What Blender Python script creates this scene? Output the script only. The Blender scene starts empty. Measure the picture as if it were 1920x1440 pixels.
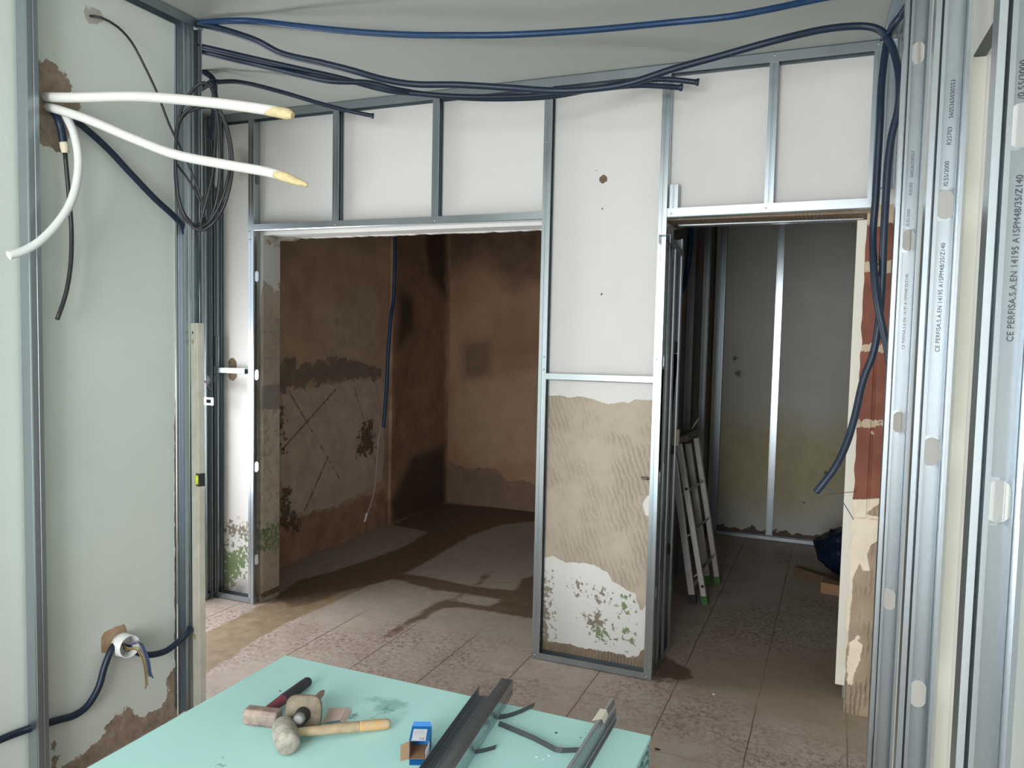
import bpy, bmesh, math, random
import numpy as np
from mathutils import Vector, Matrix, noise as mnoise
random.seed(7)
S = bpy.context.scene
COL = S.collection

# ------------------------------------------------------------------ camera
cam = bpy.data.cameras.new('camera'); camo = bpy.data.objects.new('camera', cam); COL.objects.link(camo)
cam.sensor_width = 36.0; cam.lens = 1458.22/1920*36.0; cam.clip_start = 0.02
yaw, pitch, roll = [math.radians(a) for a in (22.7333, 3.56726, 1.22894)]
fwd = Vector((-math.sin(yaw)*math.cos(pitch), math.cos(yaw)*math.cos(pitch), -math.sin(pitch)))
r0 = Vector((math.cos(yaw), math.sin(yaw), 0)); u0 = r0.cross(fwd)
rgt = r0*math.cos(roll)+u0*math.sin(roll); upv = -r0*math.sin(roll)+u0*math.cos(roll)
camo.matrix_world = Matrix(((rgt.x, upv.x, -fwd.x, 0), (rgt.y, upv.y, -fwd.y, 0), (rgt.z, upv.z, -fwd.z, 1.54), (0, 0, 0, 1)))
S.camera = camo

# ------------------------------------------------------------------ light and exposure
S.view_settings.view_transform = 'Standard'; S.view_settings.look = 'None'
S.view_settings.exposure = 0.70; S.view_settings.gamma = 1.0; S.view_settings.use_curve_mapping = False
W = bpy.data.worlds.new('world'); S.world = W; W.use_nodes = True
W.node_tree.nodes['Background'].inputs[0].default_value = (0.80, 0.90, 1.0, 1)
W.node_tree.nodes['Background'].inputs[1].default_value = 1.0
def area(name, loc, direction, sx, sy, power, color):
    l = bpy.data.lights.new(name, 'AREA'); l.shape = 'RECTANGLE'; l.size = sx; l.size_y = sy; l.energy = power; l.color = color
    o = bpy.data.objects.new(name, l); COL.objects.link(o); o.location = loc
    o.rotation_euler = Vector(direction).to_track_quat('-Z', 'Z').to_euler()
    return o
area('daylight_window', (-0.85, -2.46, 1.38), (0, 1, -0.34), 1.9, 2.3, 122, (0.97, 0.985, 1.0))
area('daylight_entrance', (-3.62, 2.76, 0.98), (1, -0.16, -0.10), 0.84, 1.7, 42, (0.97, 0.985, 1.0))

# ------------------------------------------------------------------ materials
def C(r, g, b):
    f = lambda c: ((c/255+0.055)/1.055)**2.4 if c > 10.31 else c/255/12.92
    return (f(r), f(g), f(b), 1.0)
class NT:
    def __init__(s, name):
        s.m = bpy.data.materials.new(name); s.m.use_nodes = True
        s.t = s.m.node_tree; s.b = s.t.nodes['Principled BSDF']
        s.co = s.t.nodes.new('ShaderNodeTexCoord').outputs['Object']
    def n(s, typ, **kw):
        o = s.t.nodes.new(typ)
        for k, v in kw.items(): setattr(o, k, v)
        return o
    def put(s, sock, v):
        if isinstance(v, bpy.types.NodeSocket): s.t.links.new(v, sock)
        elif isinstance(v, tuple) and sock.type == 'VECTOR' and len(v) == 4: sock.default_value = v[:3]
        else: sock.default_value = v
    def math(s, op, a, b=0.0, clamp=False):
        o = s.n('ShaderNodeMath', operation=op, use_clamp=clamp); s.put(o.inputs[0], a); s.put(o.inputs[1], b); return o.outputs[0]
    def mix(s, f, a, b):
        o = s.n('ShaderNodeMix', data_type='RGBA'); s.put(o.inputs[0], f); s.put(o.inputs[6], a); s.put(o.inputs[7], b); return o.outputs[2]
    def fmix(s, f, a, b):
        o = s.n('ShaderNodeMix', data_type='FLOAT'); s.put(o.inputs[0], f); s.put(o.inputs[2], a); s.put(o.inputs[3], b); return o.outputs[0]
    def map(s, scale=(1, 1, 1), rot=(0, 0, 0), loc=(0, 0, 0)):
        o = s.n('ShaderNodeMapping'); s.put(o.inputs[0], s.co); o.inputs[1].default_value = loc; o.inputs[2].default_value = rot; o.inputs[3].default_value = scale; return o.outputs[0]
    def noise(s, scale, detail=4, rough=0.55, vec=None, dist=0.0):
        o = s.n('ShaderNodeTexNoise'); s.put(o.inputs['Vector'], vec or s.co); o.inputs['Scale'].default_value = scale
        o.inputs['Detail'].default_value = detail; o.inputs['Roughness'].default_value = rough; o.inputs['Distortion'].default_value = dist
        return o.outputs['Fac']
    def wave(s, scale, dist, dscale, vec, detail=2):
        o = s.n('ShaderNodeTexWave'); s.put(o.inputs['Vector'], vec); o.inputs['Scale'].default_value = scale
        o.inputs['Distortion'].default_value = dist; o.inputs['Detail'].default_value = detail; o.inputs['Detail Scale'].default_value = dscale
        return o.outputs['Fac']
    def attr(s, name):
        o = s.n('ShaderNodeAttribute'); o.attribute_name = name; return o.outputs['Fac']
    def step(s, v, lo, hi):
        o = s.n('ShaderNodeMapRange'); s.put(o.inputs[0], v); o.inputs[1].default_value = lo; o.inputs[2].default_value = hi; return o.outputs[0]
    def bump(s, h, strength=0.5, dist=0.01):
        o = s.n('ShaderNodeBump'); o.inputs['Strength'].default_value = strength; o.inputs['Distance'].default_value = dist; s.put(o.inputs['Height'], h)
        s.t.links.new(o.outputs[0], s.b.inputs['Normal'])
    def done(s, color, rough=0.6, metal=0.0, spec=None):
        s.put(s.b.inputs['Base Color'], color); s.put(s.b.inputs['Roughness'], rough); s.b.inputs['Metallic'].default_value = metal
        if spec is not None: s.b.inputs['Specular IOR Level'].default_value = spec
        return s.m
def plain(name, c, rough=0.55, metal=0.0, var=0.12, scale=30, bump=0.0, c2=None, spec=None):
    k = NT(name); f = k.noise(scale, 5, 0.6)
    d = c2 or tuple(list(x*(1-var) for x in c[:3])+[1.0])
    col = k.mix(k.step(f, 0.3, 0.7), d, c)
    if bump: k.bump(k.noise(scale*3, 4, 0.6), bump, 0.004)
    return k.done(col, rough, metal, spec)
def galv(name, c=(0.40, 0.45, 0.48, 1), rough=0.30):
    k = NT(name); k.co = k.n('ShaderNodeNewGeometry').outputs['Position']
    f = k.noise(9, 3, 0.6, k.map((1, 1, 0.12))); g = k.noise(60, 3, 0.6)
    col = k.mix(k.step(f, 0.3, 0.7), tuple([x*0.90 for x in c[:3]]+[1]), c)
    col = k.mix(k.step(g, 0.55, 0.8), col, tuple([min(1, x*1.05) for x in c[:3]]+[1]))
    return k.done(col, k.fmix(f, rough-0.03, rough+0.05), 0.92)
def layered(name, c1, c2, scale, layers, rough=0.75, bump=0.35, base_h=(0.15, 60)):
    """a wall finish with ragged patches: every layer follows a signed-distance attribute of the mesh"""
    k = NT(name)
    col = k.mix(k.step(k.noise(scale, 6, 0.6), 0.32, 0.68), c1, c2)
    h = k.math('MULTIPLY', k.noise(base_h[1], 4, 0.6), base_h[0])
    for L in layers:
        sd = k.attr(L['a'])
        nz = k.math('MULTIPLY', k.math('SUBTRACT', k.noise(L.get('s', 14), L.get('det', 6), L.get('nr', 0.62)), 0.5), 2*L.get('amp', 0.03))
        f = k.step(k.math('ADD', sd, nz), -L.get('soft', 0.002), L.get('soft', 0.002))
        if 'op' in L: f = k.math('MULTIPLY', f, L['op'])
        lc = k.mix(k.step(k.noise(L.get('cs', 9), 6, 0.65), 0.32, 0.68), L['c1'], L.get('c2', L['c1']))
        lh = k.math('ADD', k.math('MULTIPLY', k.noise(L.get('hs', 50), 5, 0.6), L.get('ha', 0.3)), L.get('h', 0.0))
        if 'ridge' in L:
            sc, dist, rot, amt = L['ridge']
            w = k.wave(sc, dist, 1.6, k.map((1, 1, 1), rot))
            msk = k.step(k.noise(5.0, 3, 0.6), 0.44, 0.56)
            lh = k.math('ADD', lh, k.math('MULTIPLY', k.math('MULTIPLY', w, msk), amt))
            lc = k.mix(k.math('MULTIPLY', k.step(w, 0.30, 0.0), k.math('MULTIPLY', msk, L.get('ridge_shade', 0.35))), lc, tuple([x*0.55 for x in L['c1'][:3]]+[1]))  # shade in the grooves between ridges is mixed into the colour
        col = k.mix(f, col, lc); h = k.fmix(f, h, lh)
    k.bump(h, bump, 0.006)
    return k.done(col, rough)

GAL = galv('galvanised_steel')
GALB = galv('bright_galvanised_steel', (0.49, 0.54, 0.57, 1), 0.25)
def printed(): return plain('grey_ink', C(70, 78, 84), 0.6)
INK = printed()
M_CEIL = plain('ceiling_paint', C(168, 171, 166), 0.85, var=0.05, scale=3, bump=0.05)
M_BLUE = plain('blue_conduit_plastic', C(16, 56, 96), 0.45, var=0.25, scale=40)
M_NAVY = plain('navy_conduit_plastic', C(18, 38, 60), 0.45, var=0.25, scale=40)
M_BLACK = plain('black_cable_rubber', C(44, 44, 48), 0.45, var=0.2)
M_WFOAM = plain('white_foam_sleeve', C(222, 221, 216), 0.7, var=0.05, scale=60, bump=0.2)
M_FOAM = plain('cream_foam', C(226, 206, 158), 0.9, var=0.25, scale=70, bump=0.5)
M_WPLAST = plain('white_plastic', C(226, 228, 226), 0.35, var=0.04)
M_CREAM = plain('cream_paint', C(232, 228, 214), 0.5, var=0.03, scale=6)
M_WOOD = plain('raw_timber', C(170, 132, 88), 0.7, var=0.3, scale=18, bump=0.2)
M_ALU = plain('brushed_aluminium', (0.62, 0.60, 0.58, 1), 0.42, 0.75, var=0.15)
M_CARD = plain('brown_cardboard', C(168, 136, 106), 0.8, var=0.12, scale=25)

# ------------------------------------------------------------------ mesh helpers
class MB:
    def __init__(s): s.v = []; s.f = []; s.sm = []
    def add(s, vs, fs, smooth=False):
        o = len(s.v); s.v += [tuple(p) for p in vs]; s.f += [tuple(i+o for i in f) for f in fs]; s.sm += [smooth]*len(fs); return s
    def box(s, a, b, M=None):
        x0, y0, z0 = a; x1, y1, z1 = b
        vs = [Vector(p) for p in ((x0, y0, z0), (x1, y0, z0), (x1, y1, z0), (x0, y1, z0), (x0, y0, z1), (x1, y0, z1), (x1, y1, z1), (x0, y1, z1))]
        if M: vs = [M @ p for p in vs]
        return s.add(vs, [(0, 3, 2, 1), (4, 5, 6, 7), (0, 1, 5, 4), (1, 2, 6, 5), (2, 3, 7, 6), (3, 0, 4, 7)])
    def grid(s, o, u, v, nu, nv):
        o, u, v = Vector(o), Vector(u), Vector(v)
        vs = [o+u*(i/nu)+v*(j/nv) for j in range(nv+1) for i in range(nu+1)]
        return s.add(vs, [(j*(nu+1)+i, j*(nu+1)+i+1, (j+1)*(nu+1)+i+1, (j+1)*(nu+1)+i) for j in range(nv) for i in range(nu)])
    def gbox(s, a, b, step=0.03):
        x0, y0, z0 = a; x1, y1, z1 = b
        n = [max(1, int(math.ceil((b[i]-a[i])/step))) for i in range(3)]; X, Y, Z = (x1-x0, 0, 0), (0, y1-y0, 0), (0, 0, z1-z0)
        s.grid((x0, y0, z0), X, Z, n[0], n[2]); s.grid((x1, y1, z0), (x0-x1, 0, 0), Z, n[0], n[2])
        s.grid((x1, y0, z0), Y, Z, n[1], n[2]); s.grid((x0, y1, z0), (0, y0-y1, 0), Z, n[1], n[2])
        s.grid((x0, y0, z1), X, Y, n[0], n[1]); s.grid((x0, y1, z0), X, (0, y0-y1, 0), n[0], n[1]); return s
    def tube(s, pts, r, seg=12, ridge=0.0, pitch=0.006, step=None, cap=True):
        """tube along a smooth path; r may be a list (one per given point); ridge gives a corrugated hose"""
        P = [Vector(p) for p in pts]; n = len(P); R = list(r) if isinstance(r, (list, tuple)) else [r]*n
        L = sum((P[i+1]-P[i]).length for i in range(n-1)); st = step or (pitch/2 if ridge else max(0.004, min(0.02, L/24)))
        Q = []; q = []
        for i in range(n-1):
            p0 = P[i-1] if i else P[i]*2-P[i+1]; p3 = P[i+2] if i+2 < n else P[i+1]*2-P[i]
            a, b = P[i], P[i+1]; m = max(2, int((b-a).length/st))
            for k in range(m):
                t = k/m
                Q.append(0.5*((2*a)+(b-p0)*t+(2*p0-5*a+4*b-p3)*t*t+(3*a-p0-3*b+p3)*t**3)); q.append(R[i]+(R[i+1]-R[i])*t)
        Q.append(P[-1]); q.append(R[-1])
        T = [(Q[min(i+1, len(Q)-1)]-Q[max(i-1, 0)]).normalized() for i in range(len(Q))]
        nrm = T[0].orthogonal().normalized(); vs = []
        for i, (c, t) in enumerate(zip(Q, T)):
            nrm = (nrm-t*nrm.dot(t)).normalized(); bn = t.cross(nrm)
            rad = q[i]+(ridge if (ridge and i % 2) else 0.0)
            for k in range(seg):
                a = 2*math.pi*k/seg; vs.append(c+nrm*(rad*math.cos(a))+bn*(rad*math.sin(a)))
        fs = [(i*seg+k, i*seg+(k+1) % seg, (i+1)*seg+(k+1) % seg, (i+1)*seg+k) for i in range(len(Q)-1) for k in range(seg)]
        s.add(vs, fs, True)
        if cap:
            o = len(s.v)-len(vs); e = o+(len(Q)-1)*seg
            s.f += [tuple(o+k for k in range(seg))[::-1], tuple(e+k for k in range(seg))]; s.sm += [False, False]
        return s
    def lathe(s, prof, M, seg=24, smooth=True):
        vs = []
        for (r, z) in prof:
            for k in range(seg):
                a = 2*math.pi*k/seg; vs.append(M @ Vector((r*math.cos(a), r*math.sin(a), z)))
        m = len(prof); fs = [(i*seg+k, i*seg+(k+1) % seg, (i+1)*seg+(k+1) % seg, (i+1)*seg+k) for i in range(m-1) for k in range(seg)]
        s.add(vs, fs, smooth); o = len(s.v)-len(vs)
        s.f += [tuple(o+k for k in range(seg))[::-1], tuple(o+(m-1)*seg+k for k in range(seg))]; s.sm += [False, False]; return s
    def prism(s, poly, h, M=None):
        """extrude an (x, y) outline by h along z"""
        M = M or Matrix(); n = len(poly)
        vs = [M @ Vector((x, y, 0)) for x, y in poly]+[M @ Vector((x, y, h)) for x, y in poly]
        return s.add(vs, [tuple(range(n))[::-1], tuple(range(n, 2*n))]+[(i, (i+1) % n, n+(i+1) % n, n+i) for i in range(n)])
    def xf(s, M): s.v = [tuple(M @ Vector(p)) for p in s.v]; return s
    def build(s, name, m, parent=None, bevel=0.0, solid=0.0, org=None, bseg=2, keep=False):
        A = np.array(s.v); lo, hi = A.min(0), A.max(0)
        o = Vector((0, 0, 0)) if keep else (Vector(org) if org else Vector(((lo[0]+hi[0])/2, (lo[1]+hi[1])/2, lo[2])))
        me = bpy.data.meshes.new(name); me.from_pydata([tuple(Vector(p)-o) for p in s.v], [], s.f)
        me.polygons.foreach_set('use_smooth', s.sm); me.materials.append(m)
        bm = bmesh.new(); bm.from_mesh(me)
        if not keep: bmesh.ops.remove_doubles(bm, verts=bm.verts, dist=1e-5)
        bmesh.ops.recalc_face_normals(bm, faces=bm.faces); bm.to_mesh(me); bm.free()
        ob = bpy.data.objects.new(name, me); COL.objects.link(ob)
        if parent is not None:
            ob.parent = parent; base = Vector(parent.location)
            if parent.parent is not None: base += Vector(parent.parent.location)
            ob.location = o-base
        else: ob.location = o
        if solid: md = ob.modifiers.new('thickness', 'SOLIDIFY'); md.thickness = solid; md.offset = 0
        if bevel: md = ob.modifiers.new('bevel', 'BEVEL'); md.width = bevel; md.segments = bseg; md.limit_method = 'ANGLE'
        return ob
def tag(o, label, cat, group=None):
    o['label'] = label; o['category'] = cat
    if group: o['group'] = group
    return o
def thing(name, label, cat, loc, group=None):
    o = bpy.data.objects.new(name, None); COL.objects.link(o); o.location = loc; o.empty_display_size = 0.05
    return tag(o, label, cat, group)
def struct(o): o['kind'] = 'structure'; return o
def sdf(ob, name, polys, ax):
    """signed distance (positive inside) from every vertex to a set of outlines lying in the two given axes"""
    me = ob.data; n = len(me.vertices); A = np.empty(n*3); me.vertices.foreach_get('co', A); A = A.reshape(-1, 3)+np.array(ob.location)
    Q = A[:, ax]; best = np.full(n, -9.0)
    for poly in polys:
        P = np.array(poly); d = np.full(n, 9.0); ins = np.zeros(n, bool)
        for a, b in zip(P, np.roll(P, -1, 0)):
            e = b-a; w = Q-a; t = np.clip((w@e)/max(1e-12, e@e), 0, 1); d = np.minimum(d, np.linalg.norm(w-t[:, None]*e, axis=1))
            c = ((a[1] > Q[:, 1]) != (b[1] > Q[:, 1]))
            with np.errstate(divide='ignore', invalid='ignore'): ins ^= c & (Q[:, 0] < (b[0]-a[0])*(Q[:, 1]-a[1])/(b[1]-a[1])+a[0])
        best = np.maximum(best, np.where(ins, d, -d))
    at = me.attributes.new(name, 'FLOAT', 'POINT'); at.data.foreach_set('value', best.astype(np.float32))
def circ(x, y, r, n=14): return [(x+r*math.cos(i*2*math.pi/n), y+r*math.sin(i*2*math.pi/n)) for i in range(n)]
def Rz(a): return Matrix.Rotation(math.radians(a), 4, 'Z')
def Tr(*p): return Matrix.Translation(Vector(p))

# ------------------------------------------------------------------ the setting
H = 2.72; YW = 3.452; XLW = -2.37
# floor -----------------------------------------------------------
def floor_material():
    k = NT('worn_floor_tiles')
    sp = k.n('ShaderNodeSeparateXYZ'); k.put(sp.inputs[0], k.co); x, y = sp.outputs[0], sp.outputs[1]
    def joint(v, off):
        m = k.math('FRACT', k.math('DIVIDE', k.math('SUBTRACT', v, off), 0.35)); m = k.math('ABSOLUTE', k.math('SUBTRACT', m, 0.5))
        return m
    wob = k.math('MULTIPLY', k.math('SUBTRACT', k.noise(9, 4), 0.5), 0.010)
    jx = joint(k.math('ADD', x, wob), -0.255); jy = joint(k.math('ADD', y, wob), 3.17)
    gx = k.step(jx, 0.489, 0.496); gy = k.math('MULTIPLY', k.step(jy, 0.491, 0.497), 0.45)
    gr = k.math('MAXIMUM', gx, gy)
    n1 = k.noise(7, 8, 0.68); n2 = k.noise(46, 8, 0.78, None, 0.6); n3 = k.noise(1.6, 4, 0.6)
    col = k.mix(k.step(n1, 0.35, 0.65), C(164, 147, 135), C(178, 164, 153))
    col = k.mix(k.math('MULTIPLY', k.step(n2, 0.47, 0.60), k.step(n3, 0.38, 0.58)), col, C(116, 92, 86))
    col = k.mix(k.math('MULTIPLY', k.step(k.noise(90, 5, 0.7), 0.58, 0.72), 0.4), col, C(126, 104, 98))
    col = k.mix(gr, col, C(108, 90, 78))
    h = k.math('SUBTRACT', k.math('MULTIPLY', n2, 0.25), k.math('MULTIPLY', gr, 0.6))
    rough = 0.55
    def lay(attr, amp, s, c1, c2, op, soft, hh=0.0, cs=14):
        nonlocal col, h
        nz = k.math('MULTIPLY', k.math('SUBTRACT', k.noise(s, 6, 0.62), 0.5), 2*amp)
        f = k.math('MULTIPLY', k.step(k.math('ADD', k.attr(attr), nz), -soft, soft), op)
        lc = k.mix(k.step(k.noise(cs, 6, 0.65), 0.35, 0.65), c1, c2); col = k.mix(f, col, lc); h = k.fmix(f, h, k.math('ADD', k.math('MULTIPLY', n2, 0.3), hh))
    lay('dust', 0.10, 4, C(166, 156, 144), C(152, 141, 129), 0.82, 0.09)
    lay('sand', 0.20, 6, C(158, 142, 120), C(144, 126, 104), 0.75, 0.14)
    lay('screed', 0.030, 9, C(146, 128, 104), C(124, 106, 84), 1.0, 0.006, 0.2)
    lay('damp', 0.034, 13, C(92, 73, 58), C(112, 92, 74), 0.96, 0.014)
    lay('wet', 0.030, 15, C(88, 68, 52), C(102, 82, 64), 0.9, 0.010)
    k.bump(h, 0.35, 0.004)
    return k.done(col, k.fmix(n1, 0.45, 0.65), 0.0, 0.35)
fl = MB()
fl.grid((-5.2, -2.7, 0), (6.6, 0, 0), (0, 4.5, 0), 4, 4); fl.grid((-5.2, 1.8, 0), (6.6, 0, 0), (0, 5.7, 0), 200, 172)
fl.grid((-5.2, -2.7, -0.1), (6.6, 0, 0), (0, 10.2, 0), 1, 1)
floor = struct(fl.build('floor', floor_material(), keep=True))
sdf(floor, 'dust', [[(-2.9, 3.62), (-1.2, 3.50), (-1.2, 7), (-3.4, 7), (-3.4, 3.62)]], [0, 1])
sdf(floor, 'sand', [[(-0.591,3.6311),(-0.2581,3.9625),(0.1318,4.1868),(0.2108,3.7092),(0.1887,3.1242),(0.041,3.1813),(-0.2496,3.3291),(-0.5292,3.4146)]], [0, 1])
sdf(floor, 'screed', [[(-2.5555,2.5539),(-2.9033,2.9665),(-2.9207,3.3627),(-2.9111,3.6471),(-2.775,3.9595),(-2.6279,4.2149),(-2.5323,4.201),(-2.5778,3.9663),(-2.6061,3.5178),(-2.6213,3.2849),(-2.6168,3.0131),(-2.5709,2.7793),(-2.5509,2.568)]], [0, 1])
sdf(floor, 'damp', [
    [(-2.9571,3.5615),(-3.0204,3.8599),(-2.9432,4.0935),(-2.8818,4.4178),(-2.8353,4.832),(-2.8888,5.2701),(-3.2527,5.3289),(-3.2663,6.2224),(-2.3816,6.3551),(-2.2541,6.0204),(-2.4725,5.7399),(-2.5445,5.34),(-2.5237,4.8355),(-2.5048,4.4451),(-2.5097,4.1638),(-2.5836,3.9635),(-2.6585,3.7941),(-2.6855,3.5752),(-2.7507,3.4465)],
    [(-2.8011,4.2949),(-2.6642,4.2727),(-2.2946,4.2719),(-1.9879,4.2385),(-1.7461,4.27),(-1.7839,4.4921),(-1.7562,4.6164),(-1.7103,4.6902),(-1.4049,3.8716),(-1.4764,3.8805),(-1.7725,3.8907),(-1.8905,3.8802),(-1.9741,3.839),(-2.009,3.7462),(-2.0036,3.6222),(-2.0326,3.5133),(-2.0396,3.3085),(-2.0674,3.3027),(-2.0754,3.4923),(-2.069,3.6616),(-2.0748,3.8673),(-2.0482,3.961),(-1.99,3.9492),(-1.9721,3.948),(-1.7624,3.9627),(-1.7546,4.0963),(-1.9953,4.0919),(-2.0223,4.0891),(-2.1863,4.0726),(-2.373,4.1144),(-2.5925,4.1585),(-2.6406,4.0504)],
    [(-1.9872,3.9506),(-2.021,4.1006),(-1.9996,4.1005),(-1.9666,3.9507)], [(-2.0098,4.2617),(-2.0361,4.4507),(-2.0275,4.5815),(-1.9994,4.4691),(-1.9849,4.2627)]], [0, 1])
sdf(floor, 'wet', [[(-0.7187,3.431),(-0.7175,3.7057),(-0.6312,3.6448),(-0.5843,3.6212),(-0.5461,3.5134),(-0.5843,3.4589),(-0.6614,3.4829),(-0.6806,3.401)]], [0, 1])
# ceiling ---------------------------------------------------------
struct(MB().box((-5.2, -2.7, H), (1.4, 7.5, H+0.12)).build('ceiling', M_CEIL, keep=True))
# left wall ---------------------------------------------------------
BRN1, BRN2 = C(150, 124, 104), C(122, 100, 84)
m = layered('green_white_wall_paint', C(216, 222, 215), C(210, 216, 209), 2.5, [
    dict(a='brown', amp=0.050, s=16, c1=C(170, 152, 134), c2=C(128, 108, 94), cs=22, h=-0.9, ha=0.9, soft=0.002),
    dict(a='grey', amp=0.012, s=20, c1=C(186, 180, 172), c2=C(170, 164, 158), h=-0.4),
    dict(a='box', amp=0.010, s=25, c1=C(184, 158, 130), c2=C(164, 134, 106), cs=24, h=-0.7, soft=0.002),
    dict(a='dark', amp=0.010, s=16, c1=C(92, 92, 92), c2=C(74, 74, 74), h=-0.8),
    dict(a='specks', amp=0.004, s=38, c1=C(110, 112, 108), soft=0.002, op=0.8)], bump=0.5)
wl = MB().gbox((XLW-1.2, 1.2, 0), (XLW, 2.275, H), 0.022); wl.gbox((XLW-1.2, -2.4, 0), (XLW, 1.2, H), 0.4)
wall_left = struct(wl.build('wall_left', m, keep=True))
sdf(wall_left, 'brown', [[(1.7098,2.3699),(1.7819,2.3867),(1.8226,2.3557),(1.8472,2.3323),(1.8563,2.2918),(1.8795,2.2669),(1.8399,2.2355),(1.8386,2.1539),(1.8148,2.1002),(1.7849,2.1174),(1.7052,2.1125)],
    [(1.7433,0.0396),(1.7924,0.0476),(1.9326,0.0682),(1.9509,0.1246),(2.0073,0.1228),(2.061,0.1271),(2.0796,0.0756),(2.1635,0.0689),(2.2203,0.0735),(2.2955,0.0801),(2.3071,-0.2801),(1.7424,-0.0156)],
    [(2.2204,0.0864),(2.237,0.187),(2.2694,0.2326),(2.3102,0.2279),(2.3088,0.0082)],[(1.7358,0.0473),(1.7448,0.1313),(1.7591,0.1799),(1.7626,0.0295)]], [1, 2])
sdf(wall_left, 'grey', [[(1.8826,2.6148),(1.9616,2.6121),(1.9697,2.5903),(1.9423,2.5625),(1.9056,2.5543)]], [1, 2])
sdf(wall_left, 'box', [[(1.9312,0.4573),(2.0318,0.4559),(2.043,0.414),(1.9674,0.3739),(1.9323,0.3774)]], [1, 2])
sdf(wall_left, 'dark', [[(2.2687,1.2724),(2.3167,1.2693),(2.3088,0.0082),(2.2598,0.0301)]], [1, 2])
sdf(wall_left, 'specks', [circ(*[(1.8312,1.0166)][0], 0.004), circ(*[(2.1163,0.8426)][0], 0.003), [(1.9249,2.0383),(1.9313,2.0539),(1.933,2.0272),(1.9287,2.0138)], [(1.7569,1.9861),(1.7644,1.996),(1.7637,1.9534),(1.7599,1.9493)]], [1, 2])
# alcove behind the left wall
m_dim = layered('bare_render', C(150, 138, 124), C(128, 116, 104), 4, [], bump=0.5)
wa = MB().gbox((-3.55, 3.22, 0), (-3.33, 3.6, H), 0.3); wa.gbox((-3.55, 2.275, 2.2), (-3.33, 3.22, H), 0.3)
struct(wa.build('wall_alcove', m_dim, keep=True))
# partition wall ---------------------------------------------------
m = layered('white_wall_paint', C(218, 215, 211), C(211, 209, 206), 1.8, [
    dict(a='adh', amp=0.020, s=16, c1=C(184, 170, 153), c2=C(164, 149, 132), cs=5, ridge=(13.0, 4.5, (0, math.radians(20), 0), 0.9), ridge_shade=0.42, h=-0.5, ha=0.5, soft=0.0015),
    dict(a='strip', amp=0.035, s=16, c1=C(142, 124, 104), c2=C(122, 104, 86), cs=14, h=-0.3, ha=0.9, ridge=(20, 3, (0, 0, 0), 0.8)),
    dict(a='flake', amp=0.016, s=16, c1=C(226, 221, 214), c2=C(212, 206, 200), h=0.5, soft=0.002),
    dict(a='edge', amp=0.20, s=44, c1=C(140, 122, 90), c2=C(110, 96, 76), h=0.0, soft=0.012, op=0.85),
    dict(a='brownspeck', amp=0.15, s=46, c1=C(126, 112, 92), c2=C(96, 84, 70), soft=0.010, op=0.9),
    dict(a='mould', amp=0.20, s=38, c1=C(90, 116, 72), c2=C(120, 136, 92), soft=0.010, op=0.95),
    dict(a='jgrey', amp=0.012, s=18, c1=C(150, 142, 134), c2=C(132, 124, 116), soft=0.002, h=-0.4),
    dict(a='jpale', amp=0.10, s=22, c1=C(198, 190, 172), c2=C(176, 164, 146), cs=16, soft=0.006, h=0.4),
    dict(a='hole', amp=0.004, s=60, c1=C(128, 106, 80), c2=C(86, 70, 54), cs=60, h=-2.0, soft=0.001),
    dict(a='grime', amp=0.05, s=10, c1=C(120, 104, 92), c2=C(98, 86, 76), soft=0.05, op=0.8)], bump=0.55)
wb = MB()
wb.gbox((-3.33, YW, 0), (-2.95, YW+0.14, 2.06), 0.022)
wb.gbox((-3.33, YW, 2.06), (0.095, YW+0.14, H), 0.016)
wb.gbox((-1.292, YW, 0), (-0.752, YW+0.30, 2.06), 0.018)
wb.box((-1.292, YW+0.14, 2.06), (-0.722, YW+0.30, H)); wb.box((0.095, YW, 2.09), (1.3, YW+0.14, H))
# ragged lower lip of plaster over the wide opening
random.seed(3); lipx = np.linspace(-2.95, -1.292, 70)
wb.prism([(-2.95, 2.10)]+[(x, 2.060-0.006*random.random()-0.012*(x < -2.85)) for x in lipx]+[(-1.292, 2.10)], 0.03, Matrix(((1, 0, 0, 0), (0, 0, -1, YW+0.16), (0, 1, 0, 0), (0, 0, 0, 1))))
wall_back = struct(wb.build('wall_back', m, keep=True))
sdf(wall_back, 'adh', [[(-1.3349,1.2606),(-1.2269,1.2608),(-1.1214,1.2611),(-1.0308,1.2558),(-0.9617,1.2397),(-0.8768,1.2418),(-0.8551,1.26),(-0.7217,1.2621),(-0.7023,0.396),(-0.76,0.3675),(-0.7722,0.2861),(-0.7951,0.3074),(-0.8096,0.3699),(-0.8548,0.3806),(-0.9163,0.4092),(-0.9534,0.4543),(-0.9899,0.472),(-1.0472,0.4819),(-1.1525,0.4729),(-1.2229,0.4919),(-1.3151,0.4615)],
    [(-2.9495,2.0595),(-2.9382,1.857),(-2.9638,1.7118),(-3.0005,1.2997),(-2.9996,-0.0276),(-2.776,0.0077),(-2.7838,2.0545)]], [0, 2])
def jz(a, b, w=0.08): return [(-2.95-0.012, a), (-2.95+w, a), (-2.95+w, b), (-2.95-0.012, b)]
sdf(wall_back, 'jgrey', [jz(1.0937, 1.2324)], [0, 2])
sdf(wall_back, 'jpale', [jz(0.4323, 1.0817)], [0, 2])
sdf(wall_back, 'strip', [[(-0.735, 1.95), (0.12, 1.95), (0.12, 2.076), (-0.735, 2.076)], [(-1.3054,0.071),(-1.223,0.0801),(-1.142,0.0839),(-1.062,0.0773),(-0.9318,0.075),(-0.8051,0.0728),(-0.7741,0.1161),(-0.6835,0.1225),(-0.6754,-0.1198),(-1.3007,-0.1167)]], [0, 2])
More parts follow.
